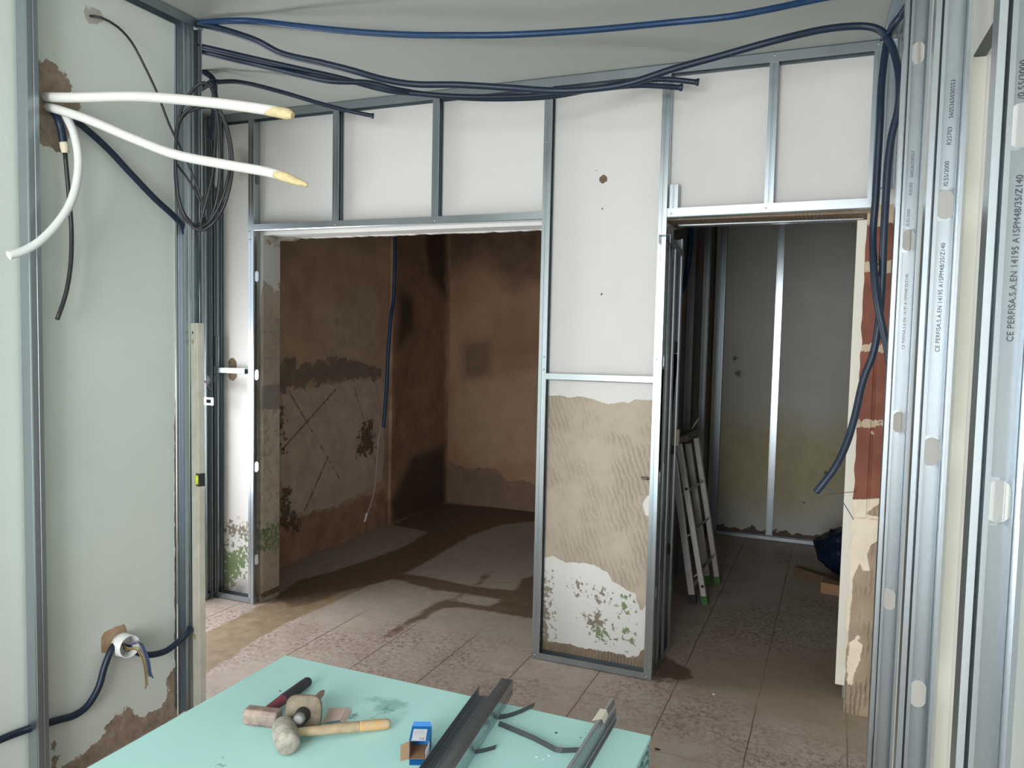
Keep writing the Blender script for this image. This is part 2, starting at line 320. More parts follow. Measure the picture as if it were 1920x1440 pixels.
sdf(wall_back, 'flake', [[(-0.7656,0.8387),(-0.7274,0.8571),(-0.7242,0.7602),(-0.7769,0.7349),(-0.7933,0.787)]], [0, 2])
sdf(wall_back, 'edge', [[(-1.2853,0.3741),(-1.2417,0.3803),(-1.2275,0.0425),(-1.2905,0.0312)]], [0, 2])
sdf(wall_back, 'brownspeck', [[(a,b) for a,b in [(-1.0527,0.2154),(-0.9757,0.2534),(-0.9614,0.2049),(-1.0388,0.1868)]], circ(-0.98, 0.33, 0.02), circ(-1.09, 0.36, 0.015), [(a,b) for a,b in [(-3.2315,0.4098),(-3.056,0.43),(-3.056,0.3684),(-3.2316,0.3629)]]], [0, 2])
sdf(wall_back, 'mould', [jz(0.2936, 0.4323, 0.05), circ(*[(-0.8525,0.3058)][0], 0.012), circ(*[(-0.9677,0.1579)][0], 0.022), circ(*[(-0.8532,0.1675)][0], 0.012), [(-3.2716,0.2638),(-3.153,0.2789),(-3.0676,0.3516),(-3.0675,0.197),(-3.2124,0.02),(-3.2722,0.011)]], [0, 2])
sdf(wall_back, 'hole', [circ(-2.95, 0.0384, 0.016), circ(*[(-1.0197,2.256)][0], 0.020), circ(*[(-1.0536,2.301)][0], 0.007), circ(*[(-1.0209,2.127)][0], 0.007), circ(*[(-1.0093,1.7363)][0], 0.008),
    [(-3.1983,1.3635),(-3.1673,1.3887),(-3.1365,1.3534),(-3.1366,1.2688),(-3.1675,1.2432),(-3.1985,1.2662)]], [0, 2])
sdf(wall_back, 'grime', [[(-3.2521,0.0614),(-3.0675,0.0883),(-3.0675,-0.0518),(-3.2524,-0.0494)], [(-3.2101,1.2719),(-3.0677,1.2415),(-3.0677,1.2114),(-3.1908,1.224)], [(-3.113,2.5095),(-3.0382,2.5044),(-3.0381,2.4116),(-3.0942,2.415)]], [0, 2])
# room behind the wide opening --------------------------------------
m = layered('stained_old_plaster', C(199, 167, 140), C(165, 136, 112), 3.0, [
    dict(a='pale', amp=0.09, s=9, c1=C(212, 192, 172), c2=C(183, 163, 145), cs=9, soft=0.008, h=0.3),
    dict(a='haze', amp=0.30, s=7, c1=C(210, 188, 165), c2=C(169, 145, 122), cs=14, soft=0.10, op=0.6),
    dict(a='brown', amp=0.10, s=10, c1=C(181, 142, 118), c2=C(145, 113, 93), cs=8, soft=0.006, h=-0.5),
    dict(a='band', amp=0.13, s=13, c1=C(149, 130, 118), c2=C(124, 106, 95), soft=0.004, h=-0.4),
    dict(a='crack', amp=0.012, s=24, c1=C(90, 72, 61), soft=0.002, op=0.75),
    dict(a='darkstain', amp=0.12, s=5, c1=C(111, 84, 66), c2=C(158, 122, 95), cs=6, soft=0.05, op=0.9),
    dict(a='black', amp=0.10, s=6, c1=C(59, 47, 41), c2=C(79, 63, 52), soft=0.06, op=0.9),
    dict(a='scabs', amp=0.22, s=26, c1=C(70, 56, 45), c2=C(90, 72, 56), soft=0.01, op=0.85)], bump=0.6)
sw = MB().gbox((-3.36, YW+0.14, 0), (-3.29, 5.32, H), 0.013); sw.gbox((-3.36, 5.32, 0), (-3.29, 6.3, H), 0.1)
sw.gbox((-3.29, 5.32, 0), (-3.262, 6.3, H), 0.04)
wsl = struct(sw.build('wall_store_left', m, keep=True))
sdf(wsl, 'pale', [[(4.0141,1.1363),(4.4255,1.1704),(4.675,1.1809),(5.1828,1.1739),(5.2766,1.136),(5.2297,0.3768),(4.6867,0.2896),(4.4342,0.2895),(4.0176,0.3245)]], [1, 2])
sdf(wsl, 'haze', [[(4.4197,1.7635),(5.0065,1.8738),(5.1964,1.6385),(5.181,1.2655),(4.6737,1.2808),(4.3635,1.4717)]], [1, 2])
sdf(wsl, 'brown', [[(3.9608,0.2914),(4.3743,0.2866),(4.6869,0.2778),(5.2627,0.2942),(5.3915,-0.0884),(3.9621,-0.0751)]], [1, 2])
sdf(wsl, 'band', [[(3.9823,1.3628),(4.1946,1.3165),(4.4842,1.3385),(4.7384,1.3486),(5.2042,1.2565),(5.1825,1.1906),(4.6748,1.1963),(4.4254,1.1852),(4.014,1.1432),(3.9577,1.1499)]], [1, 2])
def thick(a, b, w):
    a, b = Vector(a), Vector(b); d = (b-a).normalized(); n = Vector((-d.y, d.x))*w
    return [tuple(a+n), tuple(b+n), tuple(b-n), tuple(a-n)]
crk = [(4.0927,1.149),(4.6646,0.4775),(4.6112,1.1306),(4.0157,0.7638),(4.5285,0.6632),(4.2577,0.3178),(4.836,1.1379),(5.1424,0.5172)]
sdf(wsl, 'crack', [thick(crk[i], crk[i+1], 0.006) for i in (0, 2, 4, 6)], [1, 2])
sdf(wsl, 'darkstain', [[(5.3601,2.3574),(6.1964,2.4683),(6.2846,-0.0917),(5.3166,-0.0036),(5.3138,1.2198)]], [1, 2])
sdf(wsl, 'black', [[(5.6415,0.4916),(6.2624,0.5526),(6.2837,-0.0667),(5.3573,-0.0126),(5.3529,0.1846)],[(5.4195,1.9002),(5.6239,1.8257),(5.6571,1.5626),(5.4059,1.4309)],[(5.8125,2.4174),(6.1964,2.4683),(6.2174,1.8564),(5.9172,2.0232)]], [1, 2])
sdf(wsl, 'scabs', [[(4.9522,0.8696),(5.0983,0.8559),(5.103,0.6062),(4.8854,0.635)],[(3.9938,1.0452),(4.0353,1.0419),(4.0365,0.782),(3.9949,0.7872)],[(3.996,0.5101),(4.0909,0.4933),(4.202,0.2204),(4.0126,0.28)]], [1, 2])
m = layered('smoked_old_plaster', C(165, 129, 99), C(133, 102, 77), 2.0, [
    dict(a='pale', amp=0.10, s=5, c1=C(169, 142, 115), c2=C(154, 127, 102), soft=0.05, op=0.8),
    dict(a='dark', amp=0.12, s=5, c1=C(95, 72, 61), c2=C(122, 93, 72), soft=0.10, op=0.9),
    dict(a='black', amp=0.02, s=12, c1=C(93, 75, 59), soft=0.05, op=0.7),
    dict(a='brown', amp=0.05, s=9, c1=C(131, 104, 84), c2=C(113, 90, 72), soft=0.006, h=-0.4)], bump=0.55)
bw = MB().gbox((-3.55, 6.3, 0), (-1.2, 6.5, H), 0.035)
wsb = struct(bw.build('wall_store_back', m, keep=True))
sdf(wsb, 'pale', [[(-3.2176,1.0888),(-2.3912,1.2177),(-2.3725,0.4735),(-2.9343,0.3308),(-3.2358,0.5996)]], [0, 2])
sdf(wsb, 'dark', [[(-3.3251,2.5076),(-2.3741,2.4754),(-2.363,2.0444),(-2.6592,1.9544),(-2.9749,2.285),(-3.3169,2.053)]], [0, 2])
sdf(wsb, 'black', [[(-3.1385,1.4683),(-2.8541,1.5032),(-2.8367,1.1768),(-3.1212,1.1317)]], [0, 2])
sdf(wsb, 'brown', [[(-3.287,0.3989),(-3.0838,0.3178),(-2.7772,0.3637),(-2.6712,0.2581),(-2.3672,0.2626),(-2.3601,-0.0196),(-3.3066,-0.049)]], [0, 2])
# room behind the narrow opening -------------------------------------
m = layered('damp_pale_paint', C(182, 180, 172), C(170, 168, 160), 2.0, [
    dict(a='yellow', amp=0.16, s=3, c1=C(174, 164, 122), c2=C(156, 146, 104), soft=0.14, op=0.8),
    dict(a='bare', amp=0.08, s=12, c1=C(78, 62, 50), c2=C(98, 80, 64), soft=0.003, h=-0.6),
    dict(a='marks', amp=0.06, s=30, c1=C(70, 64, 58), soft=0.01, op=0.8)], bump=0.35)
rw = MB().gbox((-1.2, 6.30, 0), (1.3, 6.5, H), 0.035)
wrb = struct(rw.build('wall_utility_back', m, keep=True))
sdf(wrb, 'yellow', [[(-0.9714,0.9313),(-0.4834,0.919),(0.1227,0.9171),(0.2183,0.4047),(-0.222,0.2363),(-0.9062,0.2917)]], [0, 2])
sdf(wrb, 'bare', [[(-0.9396,0.0541),(-0.6096,0.0666),(-0.4097,0.0647),(-0.1003,0.0683),(0.2332,0.0763),(0.2382,-0.0362),(-0.9359,-0.0499)]], [0, 2])
sdf(wrb, 'marks', [circ(-0.74, 1.40, 0.02), circ(-0.72, 1.28, 0.03), circ(-0.05, 0.55, 0.02), circ(-0.2, 0.3, 0.012)], [0, 2])
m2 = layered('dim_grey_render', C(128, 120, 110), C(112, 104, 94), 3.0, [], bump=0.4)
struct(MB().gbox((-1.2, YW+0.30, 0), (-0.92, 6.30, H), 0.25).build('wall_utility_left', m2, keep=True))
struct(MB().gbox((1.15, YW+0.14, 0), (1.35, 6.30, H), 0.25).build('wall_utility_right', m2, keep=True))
# brick jamb at the right of the narrow opening -------------------------
m = layered('bare_red_brick', C(136, 80, 62), C(112, 62, 48), 7, [
    dict(a='mortar', amp=0.045, s=24, c1=C(196, 176, 152), c2=C(176, 156, 132), h=0.6, ha=0.6, soft=0.002),
    dict(a='plaster', amp=0.008, s=20, c1=C(226, 212, 192), c2=C(214, 200, 178), h=0.7, soft=0.002),
    dict(a='adh', amp=0.010, s=14, c1=C(166, 148, 126), c2=C(144, 127, 107), h=0.9, ha=0.5, soft=0.002, ridge=(17, 2.2, (0, 0, 0), 1.3), ridge_shade=0.5),
    dict(a='flake', amp=0.014, s=26, c1=C(232, 220, 198), c2=C(220, 204, 182), h=1.3, soft=0.002)], bump=0.9)
jb = MB(); xs = np.linspace(0.084, 0.34, 52); zs = np.linspace(0, 2.089, 240)
def rib(x, z):
    if z < 0.83: return 0.0
    t = ((x-0.084) % 0.052)/0.052
    return 0.006 if 0.12 < t < 0.88 else 0.0
vs = []
for z in zs:
    for i, x in enumerate(xs):
        e = (0.010*mnoise.noise(Vector((3.1, 0, z*14)))-0.004) if i == 0 else 0
        vs.append((x+e, YW+0.004-rib(x, z)-0.002*mnoise.noise(Vector((x*30, 0, z*30))), z))
nx = len(xs); jb.add(vs, [(j*nx+i, j*nx+i+1, (j+1)*nx+i+1, (j+1)*nx+i) for j in range(len(zs)-1) for i in range(nx-1)])
jb.box((0.090, YW+0.012, 0), (0.34, YW+0.14, 2.089)); jb.box((0.34, YW, 0), (1.3, YW+0.14, H))
wj = struct(jb.build('wall_jamb', m, keep=True))
sdf(wj, 'mortar', [[(0.0377,1.8599),(0.2304,1.861),(0.2324,1.8192),(0.0396,1.817)],[(0.0523,1.5331),(0.2455,1.542),(0.2475,1.4998),(0.0536,1.5028)],[(0.0662,1.2207),(0.2602,1.2328),(0.2615,1.2052),(0.0674,1.1945)],[(0.024,2.1666),(0.2164,2.1564),(0.2238,2.0007),(0.0304,2.0221)]]+[circ(0.135, z, 0.004) for z in (1.0, 1.18, 1.22, 1.5)], [0, 2])
sdf(wj, 'plaster', [[(0.0002,0.8884),(0.2746,0.9295),(0.3334,-0.3103),(0.0142,-0.3931)]], [0, 2])
sdf(wj, 'adh', [[(0.1906,0.7418),(0.2815,0.7834),(0.3334,-0.3103),(0.0555,-0.3824),(0.0886,0.3577),(0.0952,0.5719),(0.1164,0.635),(0.1297,0.6057),(0.1573,0.6096),(0.1423,0.6784),(0.1565,0.7155)],[(0.1306,0.8491),(0.1837,0.892),(0.2759,0.9016),(0.2783,0.8522),(0.1467,0.842)]], [0, 2])
sdf(wj, 'flake', [[(0.0911,0.3018),(0.1186,0.3179),(0.1417,0.295),(0.138,0.2448),(0.1204,0.1874),(0.1111,0.1244),(0.091,0.1204),(0.0865,0.2217)], circ(*[(0.1222,0.3275)][0], 0.008)], [0, 2])
# right wall with its door; it runs very slightly out of square -------------
RROT = math.atan(0.0365)
MR = Tr(0.249, 0, 0) @ Matrix.Rotation(RROT, 4, 'Z')
def right(b): return b.xf(MR)
m = layered('warm_white_wall_paint', C(226, 224, 218), C(214, 210, 204), 2.0, [], bump=0.3)
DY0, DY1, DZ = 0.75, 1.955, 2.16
b = MB().gbox((0.060, DY1, 0), (0.30, 3.44, H), 0.3); b.gbox((0.060, DY0, DZ), (0.30, DY1, H), 0.3); b.gbox((0.060, -2.5, 0), (0.30, DY0, H), 0.4)
wall_right = struct(right(b).build('wall_right', m, keep=True))
dr = thing('door_1', 'white door set in the right wall behind the metal studs', 'door', MR @ Vector((0.11, (DY0+DY1)/2, 0))); dr['kind'] = 'structure'
b = MB().box((0.0605, DY1-0.004, 0), (0.086, DY1+0.001, DZ-0.004)); right(b).build('jamb_lining', M_CREAM, dr)
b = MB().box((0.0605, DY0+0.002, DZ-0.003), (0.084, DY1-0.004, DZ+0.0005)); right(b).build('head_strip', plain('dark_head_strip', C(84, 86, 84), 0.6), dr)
b = MB(); b.box((0.118, DY1-0.075, 0), (0.150, DY1-0.002, DZ-0.001)); b.box((0.118, DY0+0.002, 0), (0.150, DY0+0.07, DZ-0.001)); b.box((0.118, DY0+0.002, DZ-0.06), (0.150, DY1-0.002, DZ-0.001))
right(b).build('door_frame', M_WPLAST, dr, bevel=0.004)
b = MB(); b.box((0.135, DY0+0.07, 0.01), (0.160, DY1-0.075, DZ-0.06)); b.box((0.127, DY0+0.10, 0.03), (0.137, DY0+0.18, DZ-0.09)); b.box((0.127, DY1-0.185, 0.03), (0.137, DY1-0.105, DZ-0.09)); b.box((0.127, DY0+0.18, DZ-0.17), (0.137, DY1-0.185, DZ-0.09))
right(b).build('door_leaf', M_WPLAST, dr, bevel=0.004)
# wall behind the camera with the window --------------------------------
m = layered('plain_wall_paint', C(150, 146, 138), C(138, 134, 126), 2.0, [], bump=0.2)
b = MB(); wx0, wx1, wz0, wz1 = -1.85, 0.12, 0.06, 2.45
b.box((-3.6, -2.4, 0), (wx0, -2.2, H)); b.box((wx1, -2.4, 0), (0.7, -2.2, H)); b.box((wx0, -2.4, 0), (wx1, -2.2, wz0)); b.box((wx0, -2.4, wz1), (wx1, -2.2, H))
struct(b.build('wall_front', m, keep=True))
b = MB()
for a, c in (((wx0, wz0), (wx0+0.05, wz1)), ((wx1-0.05, wz0), (wx1, wz1)), ((wx0, wz0), (wx1, wz0+0.05)), ((wx0, wz1-0.05), (wx1, wz1)), ((-1.18, wz0), (-1.12, wz1))):
    b.box((a[0], -2.31, a[1]), (c[0], -2.27, c[1]))
struct(b.build('window_1', M_WPLAST))

# ------------------------------------------------------------------ metal framing
def screw(parent, p, n, r=0.0045):
    q = Vector(n).to_track_quat('Z', 'Y').to_matrix().to_4x4()
    return MB().lathe([(r, 0.0), (r, 0.0012), (r*0.5, 0.0022)], Tr(*p) @ q, 10).build('screw', GALB, parent)
def slotted(s, x0, x1, z0, z1, slots, y=0.0, sw=0.030, sh=0.058):
    """sheet in the xz plane with rounded slots cut through it"""
    xm = (x0+x1)/2; r = sw/2; z = z0
    for c in sorted(slots):
        a, b = c-sh/2-0.004, c+sh/2+0.004
        if a > z: s.add([(x0, y, z), (x1, y, z), (x1, y, a), (x0, y, a)], [(0, 1, 2, 3)])
        arcL = [(xm+r*math.cos(t), c-sh/2+r+r*math.sin(t)) for t in np.linspace(-math.pi/2, -math.pi, 8)]+[(xm+r*math.cos(t), c+sh/2-r+r*math.sin(t)) for t in np.linspace(math.pi, math.pi/2, 8)]
        pl = [(x0, a), (xm, a)]+arcL+[(xm, b), (x0, b)]
        s.add([(px, y, pz) for px, pz in pl], [tuple(range(len(pl)))])
        pr = [(2*xm-px, pz) for px, pz in pl]
        s.add([(px, y, pz) for px, pz in pr], [tuple(range(len(pr)))[::-1]])
        z = b
    s.add([(x0, y, z), (x1, y, z), (x1, y, z1), (x0, y, z1)], [(0, 1, 2, 3)])
def stud(label, x, y, ang, z0, z1, group, slots=(), web=0.048, fl=0.035, mat=None, M=None, lip=0.006, name='metal_stud', screws=(), tilt=None):
    """C-section stud: web in the local xz plane, flanges towards local -y"""
    s = MB(); w = web/2
    slotted(s, -w, -w+0.006, z0, z1, ()); slotted(s, w-0.006, w, z0, z1, ())
    slotted(s, -w+0.007, w-0.007, z0, z1, slots, 0.0014)
    for sx in (-1, 1):
        e0, e1 = sx*(w-0.006), sx*(w-0.007)
        s.add([(e0, 0, z0), (e1, 0.0014, z0), (e1, 0.0014, z1), (e0, 0, z1)], [(0, 1, 2, 3)])
        pf = [(sx*w, 0), (sx*w, -fl*0.40), (sx*(w-0.0012), -fl*0.44), (sx*(w-0.0012), -fl*0.56), (sx*w, -fl*0.60), (sx*w, -fl), (sx*(w-lip), -fl)]
        vs = [(a, b, z) for z in (z0, z1) for a, b in pf]; n = len(pf)
        s.add(vs, [(i, i+1, n+i+1, n+i) for i in range(n-1)])
    MM = (M if M is not None else Matrix()) @ Tr(x, y, 0) @ Rz(ang)
    s.xf(MM); p = MM @ Vector((0, 0, z0))
    if screws or slots == 'x':
        t = thing(name, label, 'stud', p, group); s.build('profile', mat or GAL, t, solid=0.0009)
        for q, nn in screws: screw(t, q, nn)
        return t
    o = s.build(name, mat or GAL, solid=0.0009, org=p); return tag(o, label, 'stud', group)
def track(label, p0, p1, side, up, group, w=0.05, fl=0.03, mat=None, screws=(), name='metal_track'):
    """U-section track from p0 to p1; its base lies between +-side*w/2, the flanges rise along up"""
    p0, p1, sd, uu = Vector(p0), Vector(p1), Vector(side).normalized(), Vector(up).normalized()
    s = MB(); cs = [(-w/2, fl), (-w/2, fl*0.1), (-w/2+0.002, 0), (w/2-0.002, 0), (w/2, fl*0.1), (w/2, fl)]
    vs = [p+sd*a+uu*c for p in (p0, p1) for a, c in cs]; n = len(cs)
    s.add(vs, [(i, i+1, n+i+1, n+i) for i in range(n-1)])
    if screws:
        t = thing(name, label, 'track', (p0+p1)/2, group); s.build('profile', mat or GAL, t, solid=0.0009)
        for q, nn in screws: screw(t, q, nn)
        return t
    return tag(s.build(name, mat or GAL, solid=0.0009), label, 'track', group)
YF = 3.399; YB = YF+0.025
G1, G2, G3, G4 = 'studs of the partition frame', 'studs lining the right wall', 'studs at the left wall', 'studs in the room behind the narrow opening'
T1, T2 = 'tracks of the partition frame', 'tracks at the left wall'
front = (0, -1, 0)
# studs that cross the partition (web across its thickness, flange to the room)
def pstud(label, xl, open_right, z0, z1, slots=(), screws=(), mat=None, fl=0.035):
    if open_right: return stud(label, xl, YB, 90, z0, z1, G1, slots, fl=fl, screws=screws, mat=mat)
    return stud(label, xl+fl, YB, -90, z0, z1, G1, slots, fl=fl, screws=screws, mat=mat)
pstud('bright slotted stud on the left edge of the wide opening', -3.008, False, 0.002, 2.715, (0.251, 0.777, 1.292, 1.834, 2.36), mat=GALB,
      screws=[((-3.0015,3.398,2.0768), front), ((-2.9977,3.398,2.0334), front), ((-3.0123,3.398,1.3499), front)])
pstud('short stud over the wide opening, first right of the white pipe ends', -2.457, True, 2.10, 2.70)
pstud('short stud in the middle above the wide opening', -1.873, True, 2.10, 2.70)
pstud('tall stud on the right edge of the wide opening, left of the trowelled panel', -1.292, True, 0.002, 2.70, fl=0.037, mat=GALB,
      screws=[((-1.2651,3.398,1.4442), front), ((-1.2663,3.398,1.3845), front), ((-1.2747,3.398,2.429), front)])
pstud('tall bright stud between the trowelled panel and the narrow opening', -0.750, False, 0.002, 2.70, (0.4, 0.92, 1.44, 1.96), mat=GALB,
      screws=[((-0.74,3.398,1.4484), front)])
pstud('short stud in the middle above the narrow opening', -0.312, False, 2.09, 2.70)
pstud('short stud above the brick jamb, at the right end of the partition', 0.077, False, 2.09, 2.70)
pstud('stub of stud beside the top left corner of the narrow opening', -0.704, False, 2.066, 2.205)
pstud('stud standing in the alcove corner left of the wide opening', -3.262, True, 0.002, 2.70)
stud('stud on the alcove side wall behind the spirit level', -3.286, 3.36, 90, 0.002, 2.70, G1)
# tracks of the partition
track('ceiling track running along the top of the partition', (-3.31, YB, 2.718), (0.118, YB, 2.718), (0, 1, 0), (0, 0, -1), T1, fl=0.042,
      screws=[((-0.2936,3.398,2.7036), front), ((-0.7282,3.398,2.6917), front), ((0.0905,3.398,2.7013), front)])
track('header track over the wide opening', (-2.972, YB, 2.080), (-1.290, YB, 2.078), (0, 1, 0), (0, 0, 1), T1, fl=0.035, mat=GALB,
      screws=[((-2.4386,3.398,2.0974), front), ((-1.8528,3.398,2.0949), front)])
track('header track over the narrow opening', (-0.713, YB, 2.064), (0.100, YB, 2.070), (0, 1, 0), (0, 0, 1), T1, fl=0.040, mat=GALB,
      screws=[((-0.6959,3.398,2.0795), front), ((-0.3044,3.398,2.0878), front)])
track('floor track under the trowelled panel', (-1.292, YB, 0.002), (-0.716, YB, 0.002), (0, 1, 0), (0, 0, 1), T1, fl=0.032,
      screws=[((-1.2749,3.398,0.0201), front), ((-0.7361,3.398,0.015), front)])
track('floor track in the alcove left of the wide opening', (-3.285, YB, 0.002), (-3.000, YB, 0.002), (0, 1, 0), (0, 0, 1), T1, fl=0.032)
track('bright horizontal rail across the trowelled panel', (-1.256, YB-0.008, 1.338), (-0.750, YB-0.008, 1.342), (0, 1, 0), (0, 0, 1), T1, w=0.034, fl=0.030, mat=GALB)
track('short horizontal rail across the alcove wall recess', (-3.2267,3.424,1.2935), (-3.0353,3.424,1.2949), (0, 1, 0), (0, 0, 1), T1, fl=0.030, mat=GALB)
b = MB(); b.box((-3.262, 3.3975, 1.33), (-3.216, 3.4, 1.50)); tag(b.build('metal_bracket', GALB), 'flat galvanised sleeve on the alcove corner stud', 'bracket')
# return of the frame round the end of the panel
track('floor track turning back along the end of the trowelled panel', (-0.738, YF+0.052, 0.002), (-0.738, 3.815, 0.002), (1, 0, 0), (0, 0, 1), T1, fl=0.032)
stud('rear stud on the end of the trowelled panel, inside the narrow opening', -0.738, 3.815, 0, 0.002, 2.02, G1, (0.5, 1.0, 1.5))
stud('middle stud on the end of the trowelled panel, beside the step ladder', -0.716, 3.525, -90, 0.004, 1.98, G1, (0.5, 1.0, 1.5), mat=GALB)
stud('open stud between the two others on the end of the trowelled panel', -0.738, 3.66, 0, 0.004, 1.96, G1)
track('dark slanting rail at the top of the panel end', (-0.713,3.3618,1.9864), (-0.713,3.6809,1.9502), (1, 0, 0), (0, 0, -1), T1, fl=0.034)
track('track along the back of the narrow opening head', (-0.70, YW+0.165, 2.052), (0.07, YW+0.165, 2.054), (0, 1, 0), (0, 0, 1), T1, fl=0.030, mat=GALB)
b = MB().box((-0.735, 3.79, 1.02), (-0.700, 3.81, 1.10)); tag(b.build('packing_block', plain('tan_board', C(120, 112, 92))), 'tan packing block wedged behind the panel end studs', 'block')
# left wall
stud('stud standing against the left wall near the picture edge', -2.335, 1.652, 180, 0.002, 2.69, G3)
stud('open stud on the end of the left wall', -2.341, 2.305, 0, 0.002, 2.69, G3, fl=0.030)
stud('stud turned flat to the room, behind the spirit level top', -2.345, 2.3315, 90, 0.002, 2.69, G3, fl=0.034)
track('ceiling track along the top of the left wall', (-2.335, -2.1, 2.718), (-2.335, 2.36, 2.718), (1, 0, 0), (0, 0, -1), T2, fl=0.035)
track('floor track in the alcove side, running back from the corner', (-3.287, 3.23, 0.002), (-3.287, YF-0.001, 0.002), (1, 0, 0), (0, 0, 1), T2)
# right wall: open sides face the camera
def text(parent, body, p, xdir, ydir, size):
    cu = bpy.data.curves.new('printed_text', 'FONT'); cu.body = body; cu.size = size; cu.extrude = 0.00008; cu.space_character = 1.05
    to = bpy.data.objects.new('printed_text', cu); COL.objects.link(to)
    dg = bpy.context.evaluated_depsgraph_get(); me = bpy.data.meshes.new_from_object(to.evaluated_get(dg)); bpy.data.objects.remove(to)
    X, Y = Vector(xdir).normalized(), Vector(ydir).normalized(); Z = X.cross(Y)
    M = Matrix(((X.x, Y.x, Z.x, 0), (X.y, Y.y, Z.y, 0), (X.z, Y.z, Z.z, 0), (0, 0, 0, 1)))
    me.transform(M); me.materials.clear(); me.materials.append(INK)
    o = bpy.data.objects.new('printed_text', me); COL.objects.link(o); o.parent = parent; o.location = Vector(p)-Vector(parent.location); return o
def rstud(label, y, sl, texts, xo=0.0):
    t = thing('metal_stud', label, 'stud', MR @ Vector((xo, y, 0.002)), G2)
    s = MB(); w = 0.024; fl = 0.035; z0, z1 = 0.002, 2.715
    slotted(s, -w, -w+0.005, z0, z1, ()); slotted(s, w-0.005, w, z0, z1, ()); slotted(s, -w+0.006, w-0.006, z0, z1, sl, 0.0014)
    for sx in (-1, 1):
        s.add([(sx*(w-0.005), 0, z0), (sx*(w-0.006), 0.0014, z0), (sx*(w-0.006), 0.0014, z1), (sx*(w-0.005), 0, z1)], [(0, 1, 2, 3)])
        pf = [(sx*w, 0), (sx*w, -fl*0.4), (sx*(w-0.0012), -fl*0.45), (sx*(w-0.0012), -fl*0.55), (sx*w, -fl*0.6), (sx*w, -fl), (sx*(w-0.006), -fl), (sx*(w-0.0058), -fl+0.002)]
        n = len(pf); s.add([(a, c, z) for z in (z0, z1) for a, c in pf], [(i, i+1, n+i+1, n+i) for i in range(n-1)])
    s.xf(MR @ Tr(xo, y, 0)); s.build('profile', GALB, t, solid=0.0009)
    e = MB(); pf = [(-0.0295, -0.034), (-0.0385, -0.034), (-0.0385, 0.004), (-w-0.001, 0.004)]
    e.add([(a, c, z) for z in (z0, z1) for a, c in pf], [(i, i+1, 4+i+1, 4+i) for i in range(3)]); e.xf(MR @ Tr(xo, y, 0)); e.build('edge_lip', GALB, t, solid=0.0009)
    nrm = (MR.to_3x3() @ Vector((0, -1, 0)))
    for body, p, size in texts:
        text(t, body, Vector(p)+nrm*0.0008+Vector((size*0.35, 0, 0)), (0, 0, 1), MR.to_3x3() @ Vector((-1, 0, 0)), size)
    return t
NORM = 'CE PERFISA.S.A.EN 14195 A1SPM48/35/Z140'
rstud('stud lining the right wall beside the hanging conduits and brick jamb', 2.398, (0.30, 0.82, 1.323, 1.823, 2.324), [
    (NORM, (0.1622,2.398,1.525), 0.0105), ('/0.55/3000', (0.1582,2.398,1.8601), 0.0105), ('R25703', (0.1606,2.398,1.9449), 0.0105), ('5605365030553', (0.161,2.398,1.9922), 0.0105)], 0.0)
rstud('stud lining the right wall with clear grey print, left of the cream door jamb', 1.795, (0.31, 0.81, 1.321, 1.821, 2.32), [
    (NORM, (0.1839,1.795,1.525), 0.0112), ('/0.55/3000', (0.1828,1.795,1.857), 0.0112), ('R25703', (0.1844,1.795,1.939), 0.0112), ('5605365030553', (0.1855,1.795,1.9913), 0.0112)])
rstud('nearest shiny stud on the right wall, at the right picture edge', 1.215, (0.32, 0.83, 1.33, 1.83, 2.33), [
    (NORM, (0.2091,1.215,1.5457), 0.0112), ('/0.55/3000', (0.2051,1.215,1.8633), 0.0112)], 0.003)
stud('end stud of the right wall lining in the corner above the brick jamb', 0.012, 3.33, 0, 2.13, 2.69, G2, M=MR)
def rtrack(label, z, up):
    a, c = MR @ Vector((0, -2.1, z)), MR @ Vector((0, 3.36, z)); return track(label, a, c, MR.to_3x3() @ Vector((1, 0, 0)), up, 'tracks at the right wall')
rtrack('ceiling track along the top of the right wall', 2.718, (0, 0, -1))
# frame in the room behind the narrow opening
stud('bright stud on the middle of the far wall behind the narrow opening', -0.44, 6.272, 180, 0.002, 2.70, G4, mat=GALB, fl=0.030)
stud('bright slotted stud in the far corner behind the narrow opening', -0.882, 5.50, 90, 0.002, 2.70, G4, (0.4, 0.9, 1.4, 1.9), mat=GALB)
stud('stud on the side wall behind the step ladder', -0.919, 5.12, 90, 0.002, 2.70, G4)
stud('far corner stud, hard against the end of the far wall', -0.86, 6.27, 0, 0.002, 2.70, G4)
track('floor track along the far wall behind the narrow opening', (-0.90, 6.268, 0.002), (1.1, 6.268, 0.002), (0, 1, 0), (0, 0, 1), 'tracks in the room behind the narrow opening', mat=GALB)

